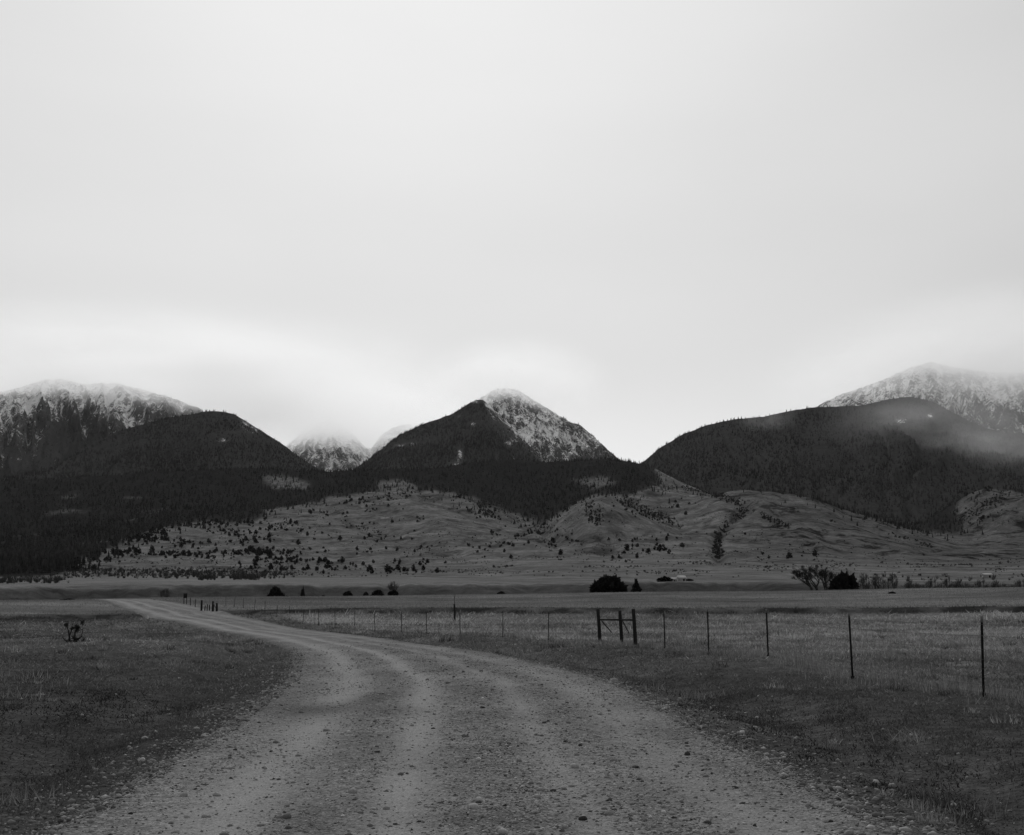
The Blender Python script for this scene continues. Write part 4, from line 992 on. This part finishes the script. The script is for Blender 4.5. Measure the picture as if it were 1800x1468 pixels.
# bare cottonwood and its companions
M_limb = mat_plain('dark_cottonwood_bark', 0.042, 0.4, 6.0)
BARE = [bare_branches(401, 5, 0.42, 2, 0.25, 0.30), bare_branches(402, 5, 0.36, 3, 0.30, 0.27), bare_branches(403, 4, 0.40, 4, 0.35, 0.30), bare_branches(404, 4, 0.3, 3, 0.2, 0.33)]
BARE = [(v / max(v[:, 2].max(), 1e-3), t) for v, t in BARE]
bare_cache = {}
def bare_tree(px, y, py_top, wpx, k, label, group, seed, mat=M_barebark, twig=1200):
    c, h = at_valley(px, y, py_top); w = wpx / FPX * y
    o = empty('bare_tree', c, 0.0); tag(o, label, 'tree', group)
    v, t = BARE[k]; hw = np.percentile(np.abs(v[:, :2]), 97)
    if (k, mat.name) not in bare_cache: bare_cache[(k, mat.name)] = np_mesh('trunk', v, tris=t, mat=mat)
    mobj('trunk', bare_cache[(k, mat.name)], o).scale = (w / 2 / hw, w / 2 / hw, h)
    # thin twigs fill the crown
    g = np.random.default_rng(seed); top = v[(v[:, 2] > 0.35)]; b = top[g.integers(0, len(top), twig)] * np.array([w / 2 / hw, w / 2 / hw, h])
    d = g.normal(size=(twig, 3)) * 0.5 + np.array([0, 0, 0.6]) + b * np.array([0.15, 0.15, 0]) / max(w, 1); d /= np.linalg.norm(d, axis=1)[:, None]
    L = g.uniform(0.04, 0.10, twig)[:, None] * h; s = np.cross(d, g.normal(size=(twig, 3))); s /= np.linalg.norm(s, axis=1)[:, None]; s *= 0.004 * h
    V = np.stack([b - s, b + s, b + d * L], 1).reshape(-1, 3)
    mobj('crown', np_mesh('crown', V, tris=np.arange(3 * twig).reshape(twig, 3), mat=mat), o)
    return o
bare_tree(1436, 332.5, 993, 70, 0, 'tall bare cottonwood with spreading limbs left of the dark juniper', 'bare cottonwoods', 411, M_limb, twig=4200)
bare_tree(1456, 334, 996, 46, 1, 'bare cottonwood behind and right of the tall spreading one', 'bare cottonwoods', 412, M_limb, twig=2600)
for i, (px, y, pt, w_, k, lab) in enumerate([(1518, 470, 1009, 22, 3, 'thin bare tree just right of the white shed'), (1546, 520, 1009, 30, 2, 'wider bare tree second from the white shed'), (1569, 520, 1007, 18, 3, 'slim tall bare tree third from the white shed'), (1604, 470, 1017, 30, 2, 'low bare tree starting the hazy creek-side row'), (1636, 470, 1016, 30, 3, 'bare tree second in the hazy creek-side row'), (1664, 480, 1014, 20, 3, 'narrow upright bare tree midway along the creek-side row'), (1690, 470, 1016, 32, 2, 'broad bare tree under the far pale barn roof'), (1722, 470, 1017, 28, 3, 'bare tree right below the far pale barn'), (1756, 480, 1018, 30, 2, 'bare tree second from the right end of the creek-side row'), (1792, 470, 1017, 30, 3, 'last bare tree of the creek-side row at the right edge')]):
    bare_tree(px, y, pt, w_, k, lab, 'bare trees along the creek', 420 + i, twig=650)
bare_tree(290, 520, 1033, 16, 3, 'leaning bare tree against the scarp beyond the road crest', 'bare cottonwoods', 441, twig=700)
bare_tree(693, 560, 1021, 22, 2, 'faint bare tree on the scarp above the bush group', 'bare cottonwoods', 440, twig=900)

# dead bush in the left field
c0 = hit(131, 1131.5); k1 = c0.y / FPX
db = empty('dead_bush', c0); tag(db, 'blackened twisted bush standing alone in the left field', 'bush')
def px3(dx, dy, yy=0.0): return (dx * k1, yy, dy * k1)
st = [([(-10, 0), (-9, 10), (-12, 22), (-15, 32)], 0.05), ([(-8, 1), (-9, 13), (-6, 24), (-4, 28)], 0.045), ([(1, 0), (0, 12), (1, 22), (3, 28)], 0.06), ([(2, 2), (7, 8), (12, 13), (13, 20), (13, 32)], 0.03), ([(14, 0), (15, 6), (14, 12)], 0.035), ([(15, 6), (18, 11)], 0.02), ([(-12, 2), (-18, 7), (-22, 12)], 0.03), ([(0, 6), (-3, 11)], 0.04), ([(1, 8), (8, 9), (13, 13)], 0.05)]
v, t = joinm([tube([px3(a, b - 1 if b == 0 else b, 0.05 * math.sin(i * 2 + a)) for a, b in p_], np.linspace(r0, r0 * 0.45, len(p_)), 6) for i, (p_, r0) in enumerate(st)])
mobj('stem', np_mesh('stem', v, tris=t, mat=M_bark), db)
for dx, dy, rad, n_ in ((-16, 32, 3.4, 110), (-5, 27, 3.6, 110), (3, 29, 4.2, 150), (4, 24, 3.0, 90), (12.5, 36, 2.6, 80), (-9, 3, 4.5, 120), (1, 4, 4.0, 260), (14, 3, 3.6, 100), (-2, 10, 2.0, 70)):
    g = np.random.default_rng(int(dx * 3 + dy * 7 + 500)); c = np.array(px3(dx, dy)) + g.normal(0, 0.5, (n_, 3)) * rad * k1
    a = g.normal(size=(n_, 3)) * 0.014; b = g.normal(size=(n_, 3)) * 0.06
    mobj('twig_clump', np_mesh('twig_clump', np.stack([c - a, c + a, c + b], 1).reshape(-1, 3), tris=np.arange(3 * n_).reshape(n_, 3), mat=M_bark), db)

# ------------------------------------------------------------------ far farm buildings
M_wallw = mat_plain('whitewashed_boards', 0.30, 0.2, 3.0)
M_roofw = mat_plain('pale_metal_roof', 0.42, 0.15, 2.0)
M_dark = mat_plain('dark_opening', 0.01, 0.2, 3.0)
def shed(px, y, wpx, wall_h, roof_h, depth, rz, label, lift=0.0):
    x = float(tan_of(px, 1030.0)) * y; z = fz(x, y); w = wpx / FPX * y
    o = empty('farm_shed', (x, y, z + lift), rz); tag(o, label, 'shed', 'far farm buildings')
    v, t = boxm((0, 0, wall_h / 2 - 0.3), (w, depth, wall_h + 0.6)); mobj('wall', np_mesh('wall', v, tris=t, mat=M_wallw), o)
    e = 0.25; H = wall_h; a, b = w / 2 + e, depth / 2 + e
    v = np.array([(-a, -b, H), (a, -b, H), (a, b, H), (-a, b, H), (-a, 0, H + roof_h), (a, 0, H + roof_h)]); v2 = np.vstack([v, v - np.array([0, 0, 0.12])])
    v2[:6, 2] += 0.02
    t = [(0, 1, 5), (0, 5, 4), (2, 3, 4), (2, 4, 5), (3, 0, 4), (1, 2, 5), (6, 11, 7), (6, 10, 11), (8, 10, 9), (8, 11, 10), (9, 10, 6), (7, 11, 8), (0, 6, 7), (0, 7, 1), (2, 8, 9), (2, 9, 3), (1, 7, 8), (1, 8, 2), (3, 9, 6), (3, 6, 0)]
    mobj('roof', np_mesh('roof', v2, tris=np.array(t), mat=M_roofw), o)
    v, t = boxm((0.18 * w, -depth / 2 - 0.02, wall_h * 0.42), (0.22 * w, 0.06, wall_h * 0.84)); mobj('door', np_mesh('door', v, tris=t, mat=M_dark), o)
shed(1519, 440, 23, 1.9, 1.3, 4.0, 0.15, 'small white shed in the hollow right of the dark juniper')
shed(1198, 640, 13, 1.5, 1.3, 3.5, 0.2, 'low pale farmhouse between dark trees on the terrace')
shed(1184, 650, 8, 1.2, 0.8, 2.5, 0.0, 'tiny pale outbuilding left of the low farmhouse')
shed(1736, 900, 14, 1.8, 1.2, 5.0, 0.0, 'far pale barn roof above the bare tree row at the right')
leafy('farm_tree', 1169, 640, 1016, 20, ROUND, 900, 0.55, 331, 'dark wide tree left of the far farmhouse on the terrace', 'tree', 'trees round the far farm')
leafy('farm_tree', 1192, 655, 1016.5, 10, ROUND, 500, 0.45, 332, 'small dark tree behind the far farmhouse', 'tree', 'trees round the far farm')
leafy('farm_tree', 1211, 640, 1018.5, 13, ROUND, 600, 0.45, 333, 'dark tree right of the far farmhouse on the terrace', 'tree', 'trees round the far farm')

# ------------------------------------------------------------------ scattered junipers of the foothill slope
dens = np.zeros_like(RG)
def reg(x0, x1, y0, y1, k, sx=25, sy=10):
    return k * sstep(x0 - sx, x0 + sx, PX) * (1 - sstep(x1 - sx, x1 + sx, PX)) * sstep(y0 - sy, y0 + sy, PY) * (1 - sstep(y1 - sy, y1 + sy, PY))
dens += reg(140, 520, 905, 985, 1.4) + 2.2 * np.clip(FB, 0, 1) * (FB < 0.6) * (PX < 1000) * (PX > 100) + reg(440, 760, 885, 1012, 0.32) + reg(740, 1010, 890, 990, 0.05) + reg(440, 780, 868, 900, 0.9) + reg(830, 960, 890, 925, 0.7) + reg(850, 1010, 930, 965, 0.35)
dens += reg(1060, 1200, 935, 985, 0.35, 10, 6) + reg(1080, 1230, 875, 925, 0.3) + reg(1230, 1480, 900, 985, 0.06) + reg(1480, 1700, 930, 970, 0.08) + reg(480, 640, 975, 1005, 0.35, 15, 6) + reg(1660, 1760, 850, 930, 0.6)
dens *= np.clip(0.15 + 3.4 * fbm(GX / 120, GY / 170, 4, 91), 0.04, 3.5) * (1 - np.clip(F * 1.5, 0, 1)) * front * (RG > 1150)
pos = sample_surface(GX[sub], GY[sub], Z[sub], dens[sub], 1350, 92, 0.1)
g = np.random.default_rng(93); hh = np.clip(g.lognormal(1.15, 0.5, len(pos)), 1.3, 8.5)
order = np.argsort(-hh / np.linalg.norm(pos, axis=1)); big, rest = order[:300], order[300:]
JP = []
for i in range(6):
    lob = [(0, 0.48, 0.40, 0.44), (0.18, 0.34, 0.3, 0.3), (-0.2, 0.3, 0.3, 0.28), (0.02, 0.78, 0.18, 0.22)]
    v, t = crown_leaves(220, 500 + i, lob, 0.17); v[:, :2] *= 0.85 + 0.1 * (i % 3)
    crown = np_mesh('crown', v, tris=t, mat=M_leaf); v, t = tube([(0, 0, -0.06), (0.01, 0, 0.2), (0, 0, 0.55)], [0.05, 0.035, 0.012], 5)
    JP.append((crown, np_mesh('trunk', v, tris=t, mat=M_bark)))
for n_, k in enumerate(big):
    o = bpy.data.objects.new('juniper_tree', None); scene.collection.objects.link(o); o.location = pos[k]; o.scale = (hh[k],) * 3; o.rotation_euler = (0, 0, float(g.random() * 6.28)); o.empty_display_size = 0.1
    tag(o, 'small dark juniper dotted about the open grassy foothill slope', 'tree', 'junipers dotted over the foothill slope')
    for nm, me in zip(('crown', 'trunk'), JP[n_ % 6]): mobj(nm, me, o)
BL = [(lambda v, t: (v, t))(*crown_leaves(26, 520 + i, [(0, 0.5, 0.45, 0.45)], 0.5)) for i in range(4)]
v, t, own = scatter(BL, pos[rest], hh[rest] * 1.0, g.random(len(rest)) * 6.28, g.integers(0, 4, len(rest)))
tag(mobj('distant_junipers', np_mesh('distant_junipers', v, tris=t, mat=M_leaf)), 'smallest junipers speckling the grassy foothills', 'trees', kind='stuff')
# sagebrush mottling the slopes
dens2 = (RG > 640) * (1 - np.clip(F, 0, 1)) * front * np.clip(0.1 + 2.2 * fbm(GX / 80, GY / 90, 4, 94), 0.0, 2.5) * sstep(900, 1300, RG) * (RG < 3600)
pos = sample_surface(GX[np.ix_(gi, np.nonzero((RAD > 640) & (RAD < 3700))[0])], GY[np.ix_(gi, np.nonzero((RAD > 640) & (RAD < 3700))[0])], Z[np.ix_(gi, np.nonzero((RAD > 640) & (RAD < 3700))[0])], dens2[np.ix_(gi, np.nonzero((RAD > 640) & (RAD < 3700))[0])], 4800, 95, 0.1)
SB = [crown_leaves(9, 540 + i, [(0, 0.4, 0.6, 0.4)], 0.75) for i in range(4)]
hs = np.clip(g.lognormal(-0.15, 0.35, len(pos)), 0.4, 2.0)
v, t, own = scatter(SB, pos, hs, g.random(len(pos)) * 6.28, g.integers(0, 4, len(pos)))
M_sage = mat_plain('sagebrush', 0.065, 0.4, 0.05, coords='pos')
tag(mobj('sagebrush', np_mesh('sagebrush', v, tris=t, mat=M_sage)), 'low sagebrush mottling the foothill grass', 'sagebrush', kind='stuff')
# leafless willow thicket at the foot of the left forest, brush in the draws
dens3 = reg(120, 505, 1000, 1013, 1.0, 25, 6) + reg(350, 378, 1015, 1020, 1.5, 3, 1) + reg(408, 452, 1015, 1020, 1.5, 4, 1) + reg(0, 120, 1015, 1032, 0.6, 10, 4) + reg(1500, 1900, 1012, 1022, 0.07, 20, 3)
dens3 = dens3 * (RG > 700) * front
pos = sample_surface(GX[np.ix_(gi, np.nonzero((RAD > 640) & (RAD < 2000))[0])], GY[np.ix_(gi, np.nonzero((RAD > 640) & (RAD < 2000))[0])], Z[np.ix_(gi, np.nonzero((RAD > 640) & (RAD < 2000))[0])], dens3[np.ix_(gi, np.nonzero((RAD > 640) & (RAD < 2000))[0])], 1300, 96, 0.1)
WB = []
for i in range(4):
    gg = np.random.default_rng(560 + i); n_ = 16; b = np.stack([gg.normal(0, .12, n_), gg.normal(0, .12, n_), np.zeros(n_)], -1); tp = b * 2.2 + np.stack([gg.normal(0, .1, n_), gg.normal(0, .1, n_), gg.uniform(0.5, 1.0, n_)], -1)
    s_ = gg.normal(size=(n_, 3)) * 0.045; WB.append((np.stack([b - s_, b + s_, tp], 1).reshape(-1, 3), np.arange(3 * n_).reshape(n_, 3)))
v, t, own = scatter(WB, pos, g.uniform(1.2, 3.8, len(pos)), g.random(len(pos)) * 6.28, g.integers(0, 4, len(pos)))
M_willow = mat_plain('willow_twigs', 0.05, 0.4, 0.05, coords='pos')
tag(mobj('willow_thicket', np_mesh('willow_thicket', v, tris=t, mat=M_willow)), 'leafless willow thicket below the left forest', 'thicket', kind='stuff')

# leafless brush choking the draws of the foothills
BRUSH = [([(1312, 896), (1278, 922), (1258, 950), (1264, 978)], 5.5, 1.0), ([(1095, 880), (1150, 903), (1190, 922)], 7, 1.0), ([(1190, 855), (1250, 866), (1312, 889)], 6, 1.0), ([(1342, 908), (1360, 915), (1386, 926)], 5, 0.8), ([(1033, 890), (1045, 902), (1044, 918)], 9, 0.9), ([(860, 892), (940, 925), (1000, 936)], 4, 0.35), ([(1690, 915), (1730, 890), (1765, 870)], 6, 0.9), ([(850, 885), (855, 905)], 8, 0.8), ([(600, 915), (680, 945)], 4, 0.25), ([(1560, 940), (1640, 962)], 4, 0.35)]
dens4 = np.zeros_like(RG)
for pts, wd, k in BRUSH: dens4 = np.maximum(dens4, k * np.exp(-(near_line(PX, PY, pts) / wd) ** 2))
dens4 = dens4 * (dens4 > 0.12) * (RG > 1300) * front * np.clip(0.7 + 1.2 * fbm(GX / 25, GY / 40, 3, 97), 0.1, 2)
pos = sample_surface(GX[sub], GY[sub], Z[sub], dens4[sub], 1700, 98, 0.1)
v, t, own = scatter(BL, pos, g.uniform(1.0, 3.4, len(pos)), g.random(len(pos)) * 6.28, g.integers(0, 4, len(pos)))
M_brush = mat_plain('ravine_brush', 0.038, 0.4, 0.05, coords='pos')
tag(mobj('ravine_brush', np_mesh('ravine_brush', v, tris=t, mat=M_brush)), 'dark brush growing along the draws of the foothills', 'brush', kind='stuff')
# ------------------------------------------------------------------ low cloud that hangs on the tops
def mat_cloud(name, density, nscale, thr, soft, seed):
    m = bpy.data.materials.new(name); m.use_nodes = True; nt = m.node_tree; nt.nodes.clear(); k = NT(nt)
    out = k.n.new('ShaderNodeOutputMaterial'); vol = k.n.new('ShaderNodeVolumePrincipled')
    vol.inputs['Color'].default_value = (1, 1, 1, 1); vol.inputs['Anisotropy'].default_value = 0.57
    o = k.obj()
    ln = k.n.new('ShaderNodeVectorMath'); ln.operation = 'LENGTH'; k.l.new(o, ln.inputs[0])
    fall = k.step(ln.outputs['Value'], 1.0, 0.25)
    mp = k.n.new('ShaderNodeMapping'); mp.inputs['Location'].default_value = (seed, seed * 0.7, seed * 1.3); k.l.new(o, mp.inputs[0])
    n = k.noise(mp.outputs[0], nscale, 4, 0.6)
    d = k.math('MULTIPLY', k.math('MULTIPLY', fall, k.step(n, thr, thr + soft)), density)
    k.l.new(d, vol.inputs['Density']); k.l.new(vol.outputs[0], out.inputs['Volume'])
    return m
def cloud(px, py, Y, rx, ry, rz, density, nscale, thr, soft, seed, label):
    bm = bmesh.new(); bmesh.ops.create_icosphere(bm, subdivisions=3, radius=1.0)
    me = bpy.data.meshes.new('low_cloud'); bm.to_mesh(me); bm.free(); me.materials.append(mat_cloud('cloud_vapour', density, nscale, thr, soft, seed))
    o = mobj('low_cloud', me)
    o.location = (float(tan_of(px, py) * Y), Y, float(CAMZ + slope(py) * Y)); o.scale = (rx, ry, rz)
    return tag(o, label, 'cloud', 'clouds hanging on the mountain tops', 'stuff')
cloud(260, 684, 7300, 2100, 2300, 260, 0.0026, 2.6, 0.28, 0.4, 1.0, 'pale cloud hiding the crest of the snowy left mountain')
cloud(640, 748, 10300, 1400, 2300, 340, 0.0015, 2.6, 0.25, 0.4, 2.0, 'bright cloud round the hazy far peak')
cloud(905, 686, 7500, 620, 1600, 160, 0.0022, 2.4, 0.22, 0.4, 3.0, 'thin cloud touching the tip of the central pyramid peak')
cloud(1760, 652, 7400, 1500, 2400, 300, 0.0020, 2.6, 0.25, 0.4, 4.0, 'grey cloud over the snowy right mountain top')
cloud(1700, 760, 4700, 600, 600, 260, 0.0009, 2.4, 0.32, 0.4, 5.0, 'thin wisp of cloud drifting across the dark right mountain')
cloud(1345, 742, 5200, 130, 400, 90, 0.0005, 2.0, 0.3, 0.4, 6.0, 'small faint wisp of mist on the dome mountain')

# ------------------------------------------------------------------ thin valley haze
v, t = boxm((0, 5000, 850), (16000, 17000, 1720))
hz = mobj('haze', np_mesh('haze', v, tris=t)); tag(hz, kind='stuff')
mh = bpy.data.materials.new('thin_air'); mh.use_nodes = True; nt = mh.node_tree; nt.nodes.clear()
ho = nt.nodes.new('ShaderNodeOutputMaterial'); hv = nt.nodes.new('ShaderNodeVolumePrincipled')
hv.inputs['Color'].default_value = (0.95, 0.95, 0.95, 1); hv.inputs['Density'].default_value = 0.0000040; hv.inputs['Anisotropy'].default_value = 0.3
nt.links.new(hv.outputs[0], ho.inputs['Volume']); hz.data.materials.append(mh)
